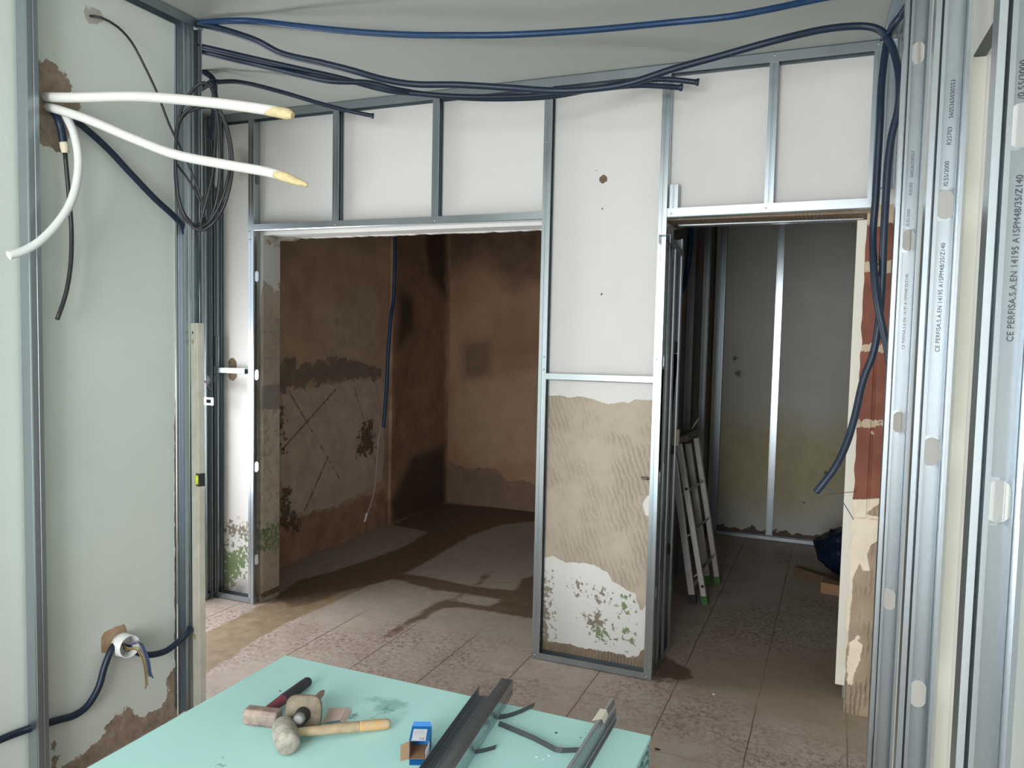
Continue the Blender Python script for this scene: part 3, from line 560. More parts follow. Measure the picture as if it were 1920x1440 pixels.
# ------------------------------------------------------------------ cream casing, plastic box, clip
t = thing('door_casing', 'cream door casing standing behind the brick jamb', 'casing', (0.11, 3.65, 0.0))
MB().box((0.047, 3.60, 0.055), (0.155, 3.64, 2.056)).build('board', M_CREAM, t, bevel=0.002)
MB().box((0.077, 3.605, 0.0), (0.100, 3.63, 0.055)).build('steel_foot', GAL, t)
t = thing('switch_box', 'round white switch box with loose wires, in the alcove beside the level', 'box', (-3.2161,3.3,1.26))
c0 = Vector((-3.2989,3.385,1.2528)); q = Matrix.Rotation(math.radians(90), 4, 'X')
MB().lathe([(0.034, -0.092), (0.034, 0), (0.036, 0.04), (0.030, 0.041), (0.028, 0.006)], Tr(*c0) @ q, 20).build('shell', M_WPLAST, t)
for i, (dx, dz) in enumerate(((0.07, -0.03), (0.085, -0.05), (0.06, 0.0))):
    MB().tube([c0+Vector((0, -0.02, 0)), c0+Vector((dx*0.5, -0.05, -0.005)), c0+Vector((dx, -0.05, dz))], 0.0016, 6).build('wire', plain('mauve_wire', C(120, 100, 120)), t)
b = MB(); slotted(b, -0.03, 0.03, -0.02, 0.02, ()); 
b = MB(); o0 = Vector((-3.212,3.315,1.141)); b.box(o0-Vector((0.035, 0.001, 0.022)), o0+Vector((0.035, 0.001, -0.012))); b.box(o0+Vector((-0.035, -0.001, 0.010)), o0+Vector((0.035, 0.001, 0.020))); b.box(o0+Vector((-0.035, -0.001, -0.012)), o0+Vector((-0.018, 0.001, 0.012))); b.box(o0+Vector((0.02, -0.001, -0.012)), o0+Vector((0.035, 0.001, 0.012)))
tag(b.build('slotted_clip', GALB), 'small slotted metal clip across the alcove corner studs', 'clip')

# ------------------------------------------------------------------ conduits and cables
def conduit(name, label, pts, r, m, group, ridge=0.0010, cat='conduit', flare=False):
    b = MB().tube(pts, r, 12, ridge, 0.0075)
    if flare:
        e = Vector(pts[-1]); d_ = (e-Vector(pts[-2])).normalized(); b.tube([e-d_*0.012, e-d_*0.004, e+d_*0.004, e+d_*0.010], [r*0.9, r*1.1, r*1.45, r*1.35], 12)
    return tag(b.build(name, m), label, cat, group)
GC = 'blue conduits under the ceiling'
conduit('conduit', 'brighter blue conduit hanging highest, right across under the ceiling', [(-2.3049,2.33,2.7021),(-2.17,2.35,2.6995),(-2.0697,2.38,2.6954),(-1.8891,2.4,2.6616),(-1.6826,2.44,2.6304),(-1.4828,2.48,2.6081),(-1.2999,2.5,2.5903),(-1.0924,2.54,2.5801),(-0.8478,2.62,2.592),(-0.5894,2.7,2.6124),(-0.3978,2.72,2.6136),(-0.2654,2.75,2.631),(-0.1204,2.8,2.6625),(0.0541,2.8,2.6724)], 0.0105, M_BLUE, GC)
conduit('conduit', 'navy conduit sagging across the studs, then hanging down past the red brick', [(-2.3049,2.33,2.7001),(-2.2052,2.36,2.6744),(-2.0871,2.4,2.6342),(-2.0026,2.45,2.5917),(-1.8675,2.5,2.5609),(-1.757,2.55,2.5348),(-1.6586,2.62,2.512),(-1.552,2.68,2.501),(-1.398,2.74,2.5011),(-1.1996,2.8,2.4867),(-1.0327,2.82,2.4659),(-0.8921,2.84,2.4636),(-0.7528,2.85,2.4737),(-0.6016,2.87,2.5132),(-0.4362,2.89,2.5477),(-0.2578,2.9,2.581),(-0.1044,2.93,2.6101),(0.0131,2.95,2.6146),(0.0764,2.95,2.5941),(0.1105,2.94,2.5479),(0.1335,2.92,2.4743),(0.1458,2.9,2.3892),(0.1447,2.9,2.3118),(0.1296,2.9,2.2265),(0.1229,2.9,2.1312),(0.1214,2.9,2.0263),(0.1215,2.9,1.8854),(0.124,2.92,1.7449),(0.1212,2.92,1.6281),(0.1086,2.92,1.5103),(0.08,2.92,1.409),(0.0598,2.9,1.2902),(0.0385,2.88,1.1991),(0.0084,2.86,1.1204),(-0.0278,2.85,1.0599),(-0.0518,2.85,1.0243)], 0.0118, M_NAVY, GC)
conduit('conduit', 'navy conduit coming down from the right wall tie, left one of the hanging pair', [(0.1582,2.84,2.6286),(0.1389,2.88,2.6082),(0.1177,2.9,2.5844),(0.1062,2.97,2.5694),(0.0991,2.97,2.5121),(0.0931,2.95,2.4095),(0.0932,2.93,2.2806),(0.0924,2.93,2.1571),(0.0916,2.93,2.0328),(0.0891,2.93,1.9078),(0.0971,2.9,1.7793),(0.1108,2.885,1.6804),(0.1309,2.88,1.5915),(0.1501,2.87,1.512),(0.1648,2.86,1.4243)], 0.0118, M_NAVY, GC)
conduit('conduit', 'upper of two navy conduits lying together, its cut end hangs lower', [(-2.335,2.36,2.6308),(-2.2615,2.42,2.6201),(-2.1739,2.5,2.6079),(-2.0456,2.6,2.5883),(-1.9115,2.7,2.5672),(-1.772,2.8,2.538),(-1.6557,2.86,2.5288),(-1.489,2.92,2.5169),(-1.2844,3.0,2.5199),(-1.1202,3.06,2.5319),(-0.9573,3.12,2.5524),(-0.8002,3.2,2.5751),(-0.648,3.26,2.5689)], 0.0106, M_NAVY, GC, flare=True)
conduit('conduit', 'lower of two navy conduits lying together, its cut end reaches farthest right', [(-2.3549,2.38,2.6218),(-2.2802,2.44,2.6086),(-2.1913,2.52,2.5956),(-2.0455,2.6,2.5653),(-1.9345,2.66,2.5468),(-1.8102,2.74,2.5518),(-1.7212,2.8,2.535),(-1.6279,2.9,2.5333),(-1.4597,2.96,2.519),(-1.2928,3.02,2.5178),(-1.131,3.09,2.5329),(-0.9697,3.16,2.5697),(-0.8333,3.24,2.6078),(-0.7083,3.28,2.6134),(-0.5887,3.3,2.5962)], 0.0106, M_NAVY, GC, flare=True)
conduit('conduit', 'thin navy conduit leaving the alcove corner and ending above the wide opening', [(-2.6635,2.8,2.6604),(-2.6009,2.85,2.6714),(-2.5216,2.9,2.6615),(-2.4207,3.0,2.642),(-2.3144,3.1,2.6159),(-2.2195,3.18,2.5968),(-2.1176,3.24,2.5786)], 0.0095, M_NAVY, GC, flare=True)
conduit('conduit', 'navy conduit curling down in the alcove corner behind the cable coil', [(-2.7996,2.8,2.7466),(-2.7263,2.8,2.7099),(-2.6856,2.81,2.6705),(-2.7113,2.84,2.6026),(-2.7372,2.86,2.5133),(-2.7568,2.86,2.4243)], 0.0120, M_NAVY, GC)
conduit('conduit', 'short navy conduit looping behind the post at the cable coil', [(-2.7015,2.83,2.683),(-2.7398,2.83,2.6677),(-2.7978,2.83,2.6397),(-2.8506,2.85,2.5819),(-2.8786,2.87,2.3411)], 0.0120, M_NAVY, GC)
def ring(label, c, ax, r):
    q = Vector(ax).to_track_quat('Z', 'Y').to_matrix().to_4x4(); M = Tr(*c) @ q
    pts = [M @ Vector((r*math.cos(a), r*math.sin(a), 0)) for a in np.linspace(0, 2*math.pi, 18)]
    b = MB().tube(pts, 0.0018, 6, cap=False); b.tube([pts[0], pts[0]+Vector((0.01, 0, -0.008)), pts[0]+Vector((0.018, -0.004, -0.022))], 0.0016, 6)
    tag(b.build('cable_tie', M_BLUE), label, 'cable tie')
ring('blue tie binding two conduits at the top right corner', (0.103,2.94,2.5697), (0.5, 0.05, -0.8), 0.026)
ring('blue tie round the bunch of conduits in the alcove corner', (-2.6825,2.81,2.6701), (0.1, 0.1, -1), 0.026)
# pipes coming out of the left wall
t = thing('insulated_pipe', 'upper white foam covered pipe sticking out of the left wall', 'pipe', (-2.36,1.7469,2.2649), 'white pipes from the left wall')
up_ = [(-2.372,1.7522,2.2675),(-2.22,1.7388,2.2475),(-2.02,1.781,2.2434),(-1.84,1.7736,2.2161),(-1.66,1.776,2.1861),(-1.52,1.7918,2.1612),(-1.475,1.7916,2.1498)]
MB().tube(up_, [0.0150]*7, 16).build('foam_sleeve', M_WFOAM, t)
MB().tube([(-1.52,1.7918,2.1597),(-1.475,1.7916,2.1498),(-1.445,1.7911,2.1426),(-1.43,1.793,2.1374)], [0.0140, 0.0155, 0.0155, 0.009], 14).build('foam_end', M_FOAM, t)
t = thing('insulated_pipe', 'lower white foam covered pipe sloping down from the left wall, ragged end', 'pipe', (-2.36,1.7573,2.2328), 'white pipes from the left wall')
MB().tube([(-2.372,1.7589,2.2393),(-2.28,1.748,2.2131),(-2.18,1.7618,2.1801),(-2.02,1.7796,2.1166),(-1.84,1.7725,2.0545),(-1.66,1.7757,2.0155),(-1.53,1.804,1.992),(-1.48,1.8168,1.9781)], [0.0140]*8, 16).build('foam_sleeve', M_WFOAM, t)
MB().tube([(-1.505,1.8082,1.9853),(-1.475,1.8176,1.9764),(-1.445,1.8293,1.965),(-1.42,1.8474,1.9565)], [0.0125, 0.0150, 0.011, 0.006], 14).build('foam_end', M_FOAM, t)
conduit('corrugated_hose', 'white corrugated drain hose drooping from the left wall to the near stud', [(-2.365,1.7981,2.2409),(-2.31,1.7818,2.2031),(-2.27,1.7762,2.1433),(-2.25,1.7726,2.066),(-2.24,1.7561,1.9873),(-2.235,1.7271,1.916),(-2.235,1.6812,1.8487),(-2.24,1.6319,1.7942),(-2.25,1.5882,1.761),(-2.26,1.5479,1.7429)], 0.0118, M_WPLAST, None, 0.0016, 'hose')
t = thing('capped_conduit', 'short blue conduit with taped end drooping from the left wall hole', 'conduit', (-2.36,1.7719,2.2317))
MB().tube([(-2.37,1.7757,2.2353),(-2.33,1.7636,2.2001),(-2.32,1.7684,2.162),(-2.315,1.7714,2.1238)], 0.0115, 12, 0.001, 0.0075).build('conduit_sleeve', M_NAVY, t)
MB().tube([(-2.315,1.7714,2.1272),(-2.315,1.7749,2.1112),(-2.315,1.7765,2.093)], [0.0125, 0.0135, 0.010], 12).build('tape_end', plain('cream_tape', C(222, 212, 186), 0.7), t)
tag(MB().tube([(-2.315,1.7765,2.0947),(-2.315,1.7812,2.0384),(-2.32,1.7931,1.9474),(-2.32,1.7993,1.8542),(-2.315,1.7919,1.75),(-2.31,1.7734,1.6625),(-2.31,1.7537,1.6016),(-2.31,1.7364,1.56)], 0.0068, 10).build('cable', M_BLACK), 'thick black cable hanging from the taped blue conduit', 'cable')
conduit('conduit', 'navy conduit slanting from the left wall pipes down into the post', [(-2.368,1.8003,2.2401),(-2.35,1.8204,2.2234),(-2.345,1.8845,2.1926),(-2.345,1.9664,2.1461),(-2.34,2.0489,2.0843),(-2.33,2.144,2.0121),(-2.325,2.2254,1.9624),(-2.33,2.2738,1.9295),(-2.335,2.2917,1.9037)], 0.0108, M_NAVY, None)
tag(MB().tube([(-2.372,1.9177,2.5817),(-2.34,1.9365,2.5792),(-2.33,1.9909,2.568),(-2.33,2.0474,2.5376),(-2.32,2.0876,2.4766),(-2.31,2.1408,2.3854),(-2.3,2.1864,2.2826),(-2.28,2.2217,2.2025),(-2.26,2.2581,2.1109),(-2.24,2.2851,2.0157),(-2.23,2.2853,1.9556)], 0.0042, 10).build('cable', M_BLACK), 'black cable arching from the grey ceiling patch to the coil', 'cable')
cp = [(-2.225,2.2802,1.9546),(-2.24,2.2581,1.9243),(-2.26,2.2262,1.9521),(-2.275,2.2055,2.014),(-2.28,2.196,2.1194),(-2.275,2.192,2.2339),(-2.26,2.1981,2.3263),(-2.23,2.2094,2.3916),(-2.2,2.2306,2.4349),(-2.17,2.2415,2.4332),(-2.15,2.2494,2.3953),(-2.14,2.2572,2.316),(-2.14,2.2676,2.2028),(-2.15,2.2779,2.0888),(-2.18,2.2821,1.9888),(-2.21,2.2647,1.9242),(-2.245,2.2474,1.919),(-2.265,2.2158,1.9664),(-2.285,2.2054,2.0632),(-2.285,2.1987,2.1783),(-2.27,2.195,2.2823),(-2.24,2.2088,2.335),(-2.19,2.2227,2.3572),(-2.14,2.2415,2.3577),(-2.12,2.2681,2.3133),(-2.11,2.2897,2.2348),(-2.11,2.3006,2.1495),(-2.12,2.2948,2.0609),(-2.15,2.2885,1.9826),(-2.18,2.2658,1.9272),(-2.225,2.2534,1.9073),(-2.26,2.2312,1.9371),(-2.28,2.2102,1.9955),(-2.29,2.2029,2.0922),(-2.285,2.2015,2.2176),(-2.265,2.2078,2.3101),(-2.22,2.2195,2.3399),(-2.17,2.2359,2.3513),(-2.135,2.2627,2.3324),(-2.12,2.2842,2.2633),(-2.12,2.3005,2.1697),(-2.13,2.2891,2.0702),(-2.16,2.2828,1.9959),(-2.195,2.2707,1.9403),(-2.215,2.2486,1.9221),(-2.19,2.2498,2.0077),(-2.17,2.2614,2.1063),(-2.16,2.2674,2.243),(-2.16,2.2703,2.3405),(-2.17,2.2784,2.421)]
tag(MB().tube(cp, 0.0058, 8).build('cable_coil', M_BLACK), 'coil of black cable hung over the post at the end of the left wall', 'cable')
tag(MB().tube([(-2.175,2.2837,2.427),(-2.155,2.2758,2.3318),(-2.15,2.2756,2.2442),(-2.155,2.2752,2.1472),(-2.165,2.2747,2.0655)], [0.006, 0.0085, 0.009, 0.0085, 0.006], 10, 0.0006, 0.02).build('cable_bundle', plain('grey_spattered_tape', C(66, 66, 68), 0.5, c2=C(110, 110, 108), scale=22)), 'taped thick strand down the middle of the cable coil', 'cable')
tag(MB().tube([(-2.3,2.2154,2.1518),(-2.28,2.2597,2.0926),(-2.25,2.2846,2.0161),(-2.24,2.2982,1.9378),(-2.25,2.2734,1.9148)], 0.0042, 8).build('cable', M_BLACK), 'loose black cable strand crossing the post inside the coil', 'cable')
tag(MB().tube([(-2.29,2.3139,1.9214),(-2.29,2.3161,1.82),(-2.29,2.3157,1.7382),(-2.295,2.3176,1.6563)], 0.0030, 8).build('cable', M_BLACK), 'thin black cable tail hanging straight down the post below the coil', 'cable')
# low socket box and its conduits
jc = Vector((-2.37,2.0036,0.3922)); Mj = Tr(*jc) @ Matrix.Rotation(math.radians(90), 4, 'Y')
t = thing('wall_socket_box', 'white round socket box hanging out of the left wall with bare wires', 'box', jc)
Mj = Tr(-2.362, jc.y, jc.z) @ Matrix.Rotation(math.radians(88), 4, 'Y') @ Matrix.Rotation(math.radians(8), 4, 'X')
MB().lathe([(0.036, 0), (0.040, 0.005), (0.040, 0.012), (0.042, 0.014), (0.042, 0.028), (0.040, 0.030), (0.040, 0.060), (0.0372, 0.060), (0.0365, 0.006)], Mj, 28).build('shell', M_WPLAST, t)
jw = Mj @ Vector((0, 0, 0.03))
for nm, c, dy, dz in (('blue_wire', C(70, 92, 130), 0.012, 0.006), ('blue_wire', C(60, 86, 124), 0.006, 0.010), ('green_yellow_wire', C(150, 150, 96), -0.004, -0.004), ('brown_wire', C(138, 110, 80), -0.010, -0.008), ('mauve_wire', C(130, 116, 130), 0.0, 0.012)):
    p = [Mj @ Vector((0, 0, 0.012)), Mj @ Vector((-dz, dy, 0.06)), Mj @ Vector((-0.004-dz, dy+0.010, 0.095)), Mj @ Vector((0.045, dy+0.020, 0.118)), Mj @ Vector((0.105-dz, dy+0.025, 0.122)), Mj @ Vector((0.13-dz*2, dy*1.4+0.028, 0.122))]
    MB().tube(p, 0.0026, 7).build(nm, plain(nm, c), t)
conduit('conduit', 'navy conduit rising along the left wall foot into the socket box', [(-2.345,1.5307,0.2564),(-2.345,1.6013,0.2515),(-2.352,1.6863,0.2363),(-2.352,1.7521,0.224),(-2.35,1.8095,0.2149),(-2.348,1.8593,0.2289),(-2.345,1.8997,0.2772),(-2.345,1.9242,0.3405),(-2.345,1.9488,0.3854),(-2.35,1.9687,0.4006)], 0.0112, M_NAVY, None)
conduit('conduit', 'navy conduit curving from the socket box to the post', [(-2.345,2.014,0.3809),(-2.335,2.0491,0.3496),(-2.33,2.1043,0.3176),(-2.32,2.17,0.3091),(-2.31,2.2255,0.3283),(-2.3,2.2613,0.3533),(-2.31,2.2822,0.3615)], 0.0112, M_NAVY, None)
# conduits in the rooms behind
conduit('conduit', 'blue conduit hanging down in the dark room behind the wide opening', [(-3.05, 5.06, 2.719)]+[(-3.05,4.9894,2.4174),(-3.05,4.9927,2.2742),(-3.05,4.9908,2.0284),(-3.05,4.9812,1.7929),(-3.05,4.9472,1.6544),(-3.05,4.9159,1.3997),(-3.05,4.899,1.1651),(-3.05,4.8808,0.9896),(-3.05,4.862,0.8459)], 0.0125, M_BLUE, None)
tag(MB().tube([(-3.05,4.8546,0.8545),(-3.05,4.8056,0.801),(-3.05,4.7866,0.6865),(-3.05,4.7687,0.5137),(-3.05,4.7366,0.3634),(-3.05,4.6828,0.2768),(-3.05,4.6363,0.2132)], 0.0036, 8).build('wire', plain('pale_mauve_wire', C(176, 156, 164))), 'pale pink wire dangling out of the blue conduit in the dark room', 'wire')
tag(MB().tube([(-3.05,4.6559,0.2553),(-3.05,4.6363,0.2132),(-3.05,4.6231,0.2007)], 0.0065, 8).build('wire_connector', M_WPLAST), 'white connector on the end of the dangling pink wire', 'connector')
conduit('conduit', 'dark blue conduit drooping behind the head of the narrow opening', [(-0.82, 4.56, 2.719)]+[(-0.82,4.5742,2.2646),(-0.82,4.5752,2.1735),(-0.82,4.5653,2.0503),(-0.83,4.5461,1.9114),(-0.84,4.486,1.816),(-0.85,4.3446,1.7574)], 0.0150, M_BLUE, None)
tag(MB().tube([(-0.0367,2.95,1.0231),(-0.0085,3.0,1.0094),(0.0177,3.1,0.9723),(0.042,3.2,0.9276),(0.0649,3.35,0.8666),(0.084,3.44,0.8195)], 0.0018, 7).build('wire', plain('blue_wire', C(70, 104, 140))), 'thin blue wire from the hanging conduit end to the brick jamb', 'wire')
tag(MB().tube([(-0.0494,2.86,1.0022), (-0.0009,3.1,0.9785), (0.0868,3.44,0.9344)], 0.0014, 7).build('wire', plain('brown_wire', C(110, 86, 66))), 'thin brown wire reaching across to the red brick', 'wire')
# spirit level leaning on the post
t = thing('spirit_level', 'long pale spirit level standing against the end of the left wall', 'spirit level', (-2.275, 2.30, 0.0))
la, lb = Vector((-2.270, 2.292, 0.0)), Vector((-2.286, 2.302, 1.562))
d = (lb-la); Lz = d.length; zz = d.normalized(); xx = Vector((0.93, -0.30, 0)); xx = (xx-zz*xx.dot(zz)).normalized(); yy = zz.cross(xx)
ML = Matrix(((xx.x, yy.x, zz.x, la.x), (xx.y, yy.y, zz.y, la.y), (xx.z, yy.z, zz.z, la.z), (0, 0, 0, 1)))
M_LEV = plain('worn_beige_enamel', C(186, 184, 170), 0.5, var=0.10, scale=18, c2=C(168, 166, 150))
b = MB()
b.box((-0.030, -0.012, 0.0), (0.004, 0.012, Lz), ML); b.box((0.004, -0.009, 0.0), (0.008, 0.010, Lz), ML); b.box((0.008, -0.012, 0.0), (0.028, 0.012, Lz), ML)
b.build('body', M_LEV, t, bevel=0.001)
b = MB().box((0.006, -0.0135, 0.93), (0.030, 0.0135, 0.982), ML); b.build('vial_holder', M_BLACK, t, bevel=0.003)
b = MB().lathe([(0.002, 0), (0.0085, 0.003), (0.0085, 0.034), (0.002, 0.037)], ML @ Tr(0.018, -0.0115, 0.938), 14); b.build('vial', plain('lime_vial', C(196, 214, 40), 0.2), t)
b = MB().lathe([(0.010, 0), (0.010, 0.001)], ML @ Tr(-0.012, -0.0122, 1.49) @ Matrix.Rotation(math.radians(90), 4, 'X'), 18); b.build('hole_cap', plain('grime', C(150, 146, 116)), t)
b = MB().lathe([(0.005, 0), (0.005, 0.001)], ML @ Tr(-0.012, -0.0122, 1.525) @ Matrix.Rotation(math.radians(90), 4, 'X'), 12); b.build('hole_cap', M_BLACK, t)
b = MB().lathe([(0.011, 0), (0.011, 0.001)], ML @ Tr(-0.012, -0.0122, 0.33) @ Matrix.Rotation(math.radians(90), 4, 'X'), 18); b.build('hole_cap', plain('olive_sticker', C(150, 150, 96)), t)

# ------------------------------------------------------------------ board stack
ZB = 0.45; TB = 0.0127; X0, X1, Y1, Y0 = -1.672, -0.430, 2.070, -0.45
def board_mat():
    m = layered('green_moisture_board', C(196, 243, 239), C(190, 238, 233), 3, [
        dict(a='smudge', amp=0.09, s=40, c1=C(50, 70, 70), soft=0.012, op=0.7),
        dict(a='scuff', amp=0.08, s=22, c1=C(110, 160, 150), soft=0.02, op=0.5)], bump=0.05)
    return m
M_BOARD = board_mat(); random.seed(11)
for i in range(8):
    z1 = ZB-i*TB; dx, dy = (random.uniform(-0.006, 0.004), random.uniform(-0.006, 0.003)) if i else (0, 0)
    if i in (2, 4): dx -= 0.010
    b = MB()
    if i == 0: b.gbox((X0, Y0, z1-TB+0.0006), (X1, Y1, z1), 0.03)
    else: b.box((X0+dx, Y0+dy, z1-TB+0.0006), (X1+dx, Y1+dy, z1))
    names = ['top green plasterboard of the stack, with tools lying on it', 'second plasterboard from the top of the green stack', 'third plasterboard from the top of the green stack', 'fourth plasterboard from the top of the green stack', 'fifth plasterboard from the top of the green stack', 'sixth plasterboard from the top of the green stack', 'seventh plasterboard from the top of the green stack', 'lowest plasterboard of the green stack']
    o = tag(b.build('plasterboard', M_BOARD, bevel=0.0018), names[i], 'plasterboard', 'green plasterboards in the stack')
    if i == 0:
        sdf(o, 'smudge', [circ(*[(-1.2109,1.8153)][0], 0.010), circ(*[(-1.1675,1.8953)][0], 0.004), circ(*[(-1.3943,1.4606)][0], 0.003)], [0, 1])
        sdf(o, 'scuff', [[(-1.2493,1.9227),(-1.1406,1.9555),(-1.1278,1.8891),(-1.19,1.8598)]], [0, 1])
zt = ZB-8*TB
for i, y in enumerate((1.55, 0.15)):
    t = thing('trestle', ('timber trestle under the far end of the board stack', 'timber trestle under the near end of the board stack')[i], 'trestle', (-1.05, y, 0), 'trestles under the boards')
    MB().box((-1.60, y-0.04, zt-0.08), (-0.50, y+0.04, zt-0.0005)).build('beam', M_WOOD, t)
    for x in (-1.5, -0.6):
        for s_ in (-1, 1):
            p0, p1 = Vector((x, y+s_*0.14, 0.0)), Vector((x, y+s_*0.03, zt-0.08)); MB().tube([p0, (p0+p1)/2, p1], 0.022, 4).build('leg', M_WOOD, t)
# tools on the board -------------------------------------------------
def frame(o, x, y):
    x = Vector(x).normalized(); y = Vector(y); y = (y-x*y.dot(x)).normalized(); z = x.cross(y); o = Vector(o)
    return Matrix(((x.x, y.x, z.x, o.x), (x.y, y.y, z.y, o.y), (x.z, y.z, z.z, o.z), (0, 0, 0, 1)))
# club hammer
a, h0, h1 = Vector((-1.425, 1.668, ZB+0.0235)), Vector((-1.432, 1.690, ZB+0.026)), Vector((-1.456, 1.925, ZB+0.019))
t = thing('club_hammer', 'club hammer with steel head and black and red handle, left on green board', 'hammer', (a.x, a.y, ZB), 'tools on the green board')
M = frame(a, (1, 0.22, 0), (-0.22, 1, 0)); b = MB()
prof = [(-0.050, 0.018), (-0.046, 0.0225), (-0.020, 0.0225), (0.020, 0.0225), (0.046, 0.0225), (0.050, 0.018)]
vs = []
for x, r in prof:
    c = 0.6*r
    for (u, v) in ((-r, -c), (-c, -r), (c, -r), (r, -c), (r, c), (c, r), (-c, r), (-r, c)): vs.append(M @ Vector((x, u, v)))
fs = [(i*8+k, i*8+(k+1) % 8, (i+1)*8+(k+1) % 8, (i+1)*8+k) for i in range(5) for k in range(8)]+[tuple(range(8))[::-1], tuple(range(40, 48))]
b.add(vs, fs); b.build('head', layered('dusty_hammer_steel', C(188, 164, 152), C(104, 94, 88), 16, [], rough=0.6, bump=0.5), t, bevel=0.002)
dv = (h1-h0).normalized()
MB().tube([h0, h0+dv*0.045, h0+dv*0.085], [0.0125, 0.0140, 0.0150], 14).build('red_handle_neck', plain('dusty_red_plastic', C(146, 74, 82), 0.6, var=0.3), t)
MB().tube([h0+dv*0.080, h0+dv*0.09, h0+dv*0.13, h0+dv*0.18, h0+dv*0.212, h0+dv*0.220], [0.0150, 0.0158, 0.0155, 0.0158, 0.0152, 0.011], 14).build('rubber_grip', plain('grey_black_rubber', C(62, 60, 66), 0.6, var=0.3), t)
MB().lathe([(0.0105, 0), (0.0105, 0.003)], frame(h1, dv.cross(Vector((0, 0, 1))), (0, 0, 1)) if False else Tr(*(h0+dv*0.218)) @ dv.to_track_quat('Z', 'Y').to_matrix().to_4x4(), 14).build('handle_end', plain('red_cap', C(140, 70, 76), 0.6), t)
# chisel with hand guard
g = Vector((-1.300, 1.684, ZB+0.050)); ax = Vector((-0.36, 0.90, -0.16)).normalized()
t = thing('guarded_chisel', 'steel chisel with brown rubber hand guard facing the camera, between the hammers', 'chisel', (g.x, g.y, ZB), 'tools on the green board')
Mg = Tr(*g) @ ax.to_track_quat('Z', 'Y').to_matrix().to_4x4()
def rsq(r, e, n=36): return [(r*math.copysign(abs(math.cos(t_))**e, math.cos(t_)), r*math.copysign(abs(math.sin(t_))**e, math.sin(t_))) for t_ in np.linspace(0, 2*math.pi, n, endpoint=False)]
b = MB(); sec = [(0.046, -0.004), (0.050, 0.0), (0.050, 0.006), (0.046, 0.010)]; vs = []
for r, z in sec: vs += [Mg @ Vector((x, y, z)) for x, y in rsq(r, 0.55)]
n = 36; b.add(vs, [(i*n+k, i*n+(k+1) % n, (i+1)*n+(k+1) % n, (i+1)*n+k) for i in range(3) for k in range(n)]+[tuple(range(n))[::-1], tuple(range(3*n, 4*n))], True)
M_GUARD = plain('dusty_brown_rubber', C(146, 134, 116), 0.8, scale=26, bump=0.4, c2=C(104, 92, 78))
b.build('hand_guard', M_GUARD, t)
MB().lathe([(0.014, -0.030), (0.019, -0.024), (0.021, -0.004), (0.024, 0.0)], Mg, 20).build('collar', plain('black_rubber', C(46, 42, 42), 0.6), t)
MB().lathe([(0.009, -0.052), (0.0145, -0.048), (0.0155, -0.034), (0.012, -0.024)], Mg, 16).build('struck_end', plain('worn_steel', C(150, 150, 150), 0.5, 0.4), t)
MB().lathe([(0.017, 0.008), (0.018, 0.06), (0.015, 0.11), (0.011, 0.115), (0.009, 0.19), (0.004, 0.215)], Mg, 16).build('grip', plain('pink_dusty_grip', C(170, 146, 134), 0.8), t)
# mallet
k0, k1 = Vector((-1.292, 1.612, ZB+0.033)), Vector((-1.086, 1.806, ZB+0.0145))
t = thing('rubber_mallet', 'grey rubber mallet with orange tipped wooden handle, nearest tool on the board', 'mallet', (k0.x, k0.y, ZB), 'tools on the green board')
hd = Vector((0.72, -0.68, -0.02)).normalized(); Mm = Tr(*(k0-hd*0.048+Vector((-0.006, -0.006, 0)))) @ hd.to_track_quat('Z', 'Y').to_matrix().to_4x4()
MB().lathe([(0.020, 0), (0.026, 0.004), (0.030, 0.014), (0.0325, 0.04), (0.0335, 0.06), (0.0325, 0.085), (0.0305, 0.103), (0.026, 0.109), (0.018, 0.111)], Mm, 28).build('head', layered('plaster_caked_rubber', C(196, 190, 176), C(128, 122, 112), 18, [], rough=0.85, bump=1.0, base_h=(1.2, 34)), t)
dv = (k1-k0).normalized()
MB().tube([k0+dv*0.02, k0+dv*0.06, k0+dv*0.12, k0+dv*0.19], [0.0105, 0.0120, 0.0135, 0.0140], 14).build('handle', plain('worn_ash_handle', C(196, 172, 134), 0.7, var=0.25, scale=26, c2=C(158, 140, 118)), t)
MB().tube([k0+dv*0.186, k0+dv*0.23, k0+dv*0.262, k0+dv*0.270], [0.0142, 0.0146, 0.0138, 0.010], 14).build('orange_handle_tip', plain('chipped_orange_paint', C(216, 158, 74), 0.6, var=0.3, scale=40, c2=C(190, 172, 146)), t)
# folded card
q = [Vector(p) for p in ((-1.316, 1.824, ZB+0.001), (-1.262, 1.832, ZB+0.012), (-1.236, 1.760, ZB+0.013), (-1.282, 1.742, ZB+0.001), (-1.246, 1.833, ZB+0.001), (-1.222, 1.762, ZB+0.001))]
tag(MB().add(q, [(0, 1, 2, 3), (1, 4, 5, 2)]).build('card_scrap', plain('pinkish_card', C(222, 196, 186), 0.8, var=0.05), solid=0.0008), 'folded scrap of pinkish card beside the chisel guard', 'card', None)
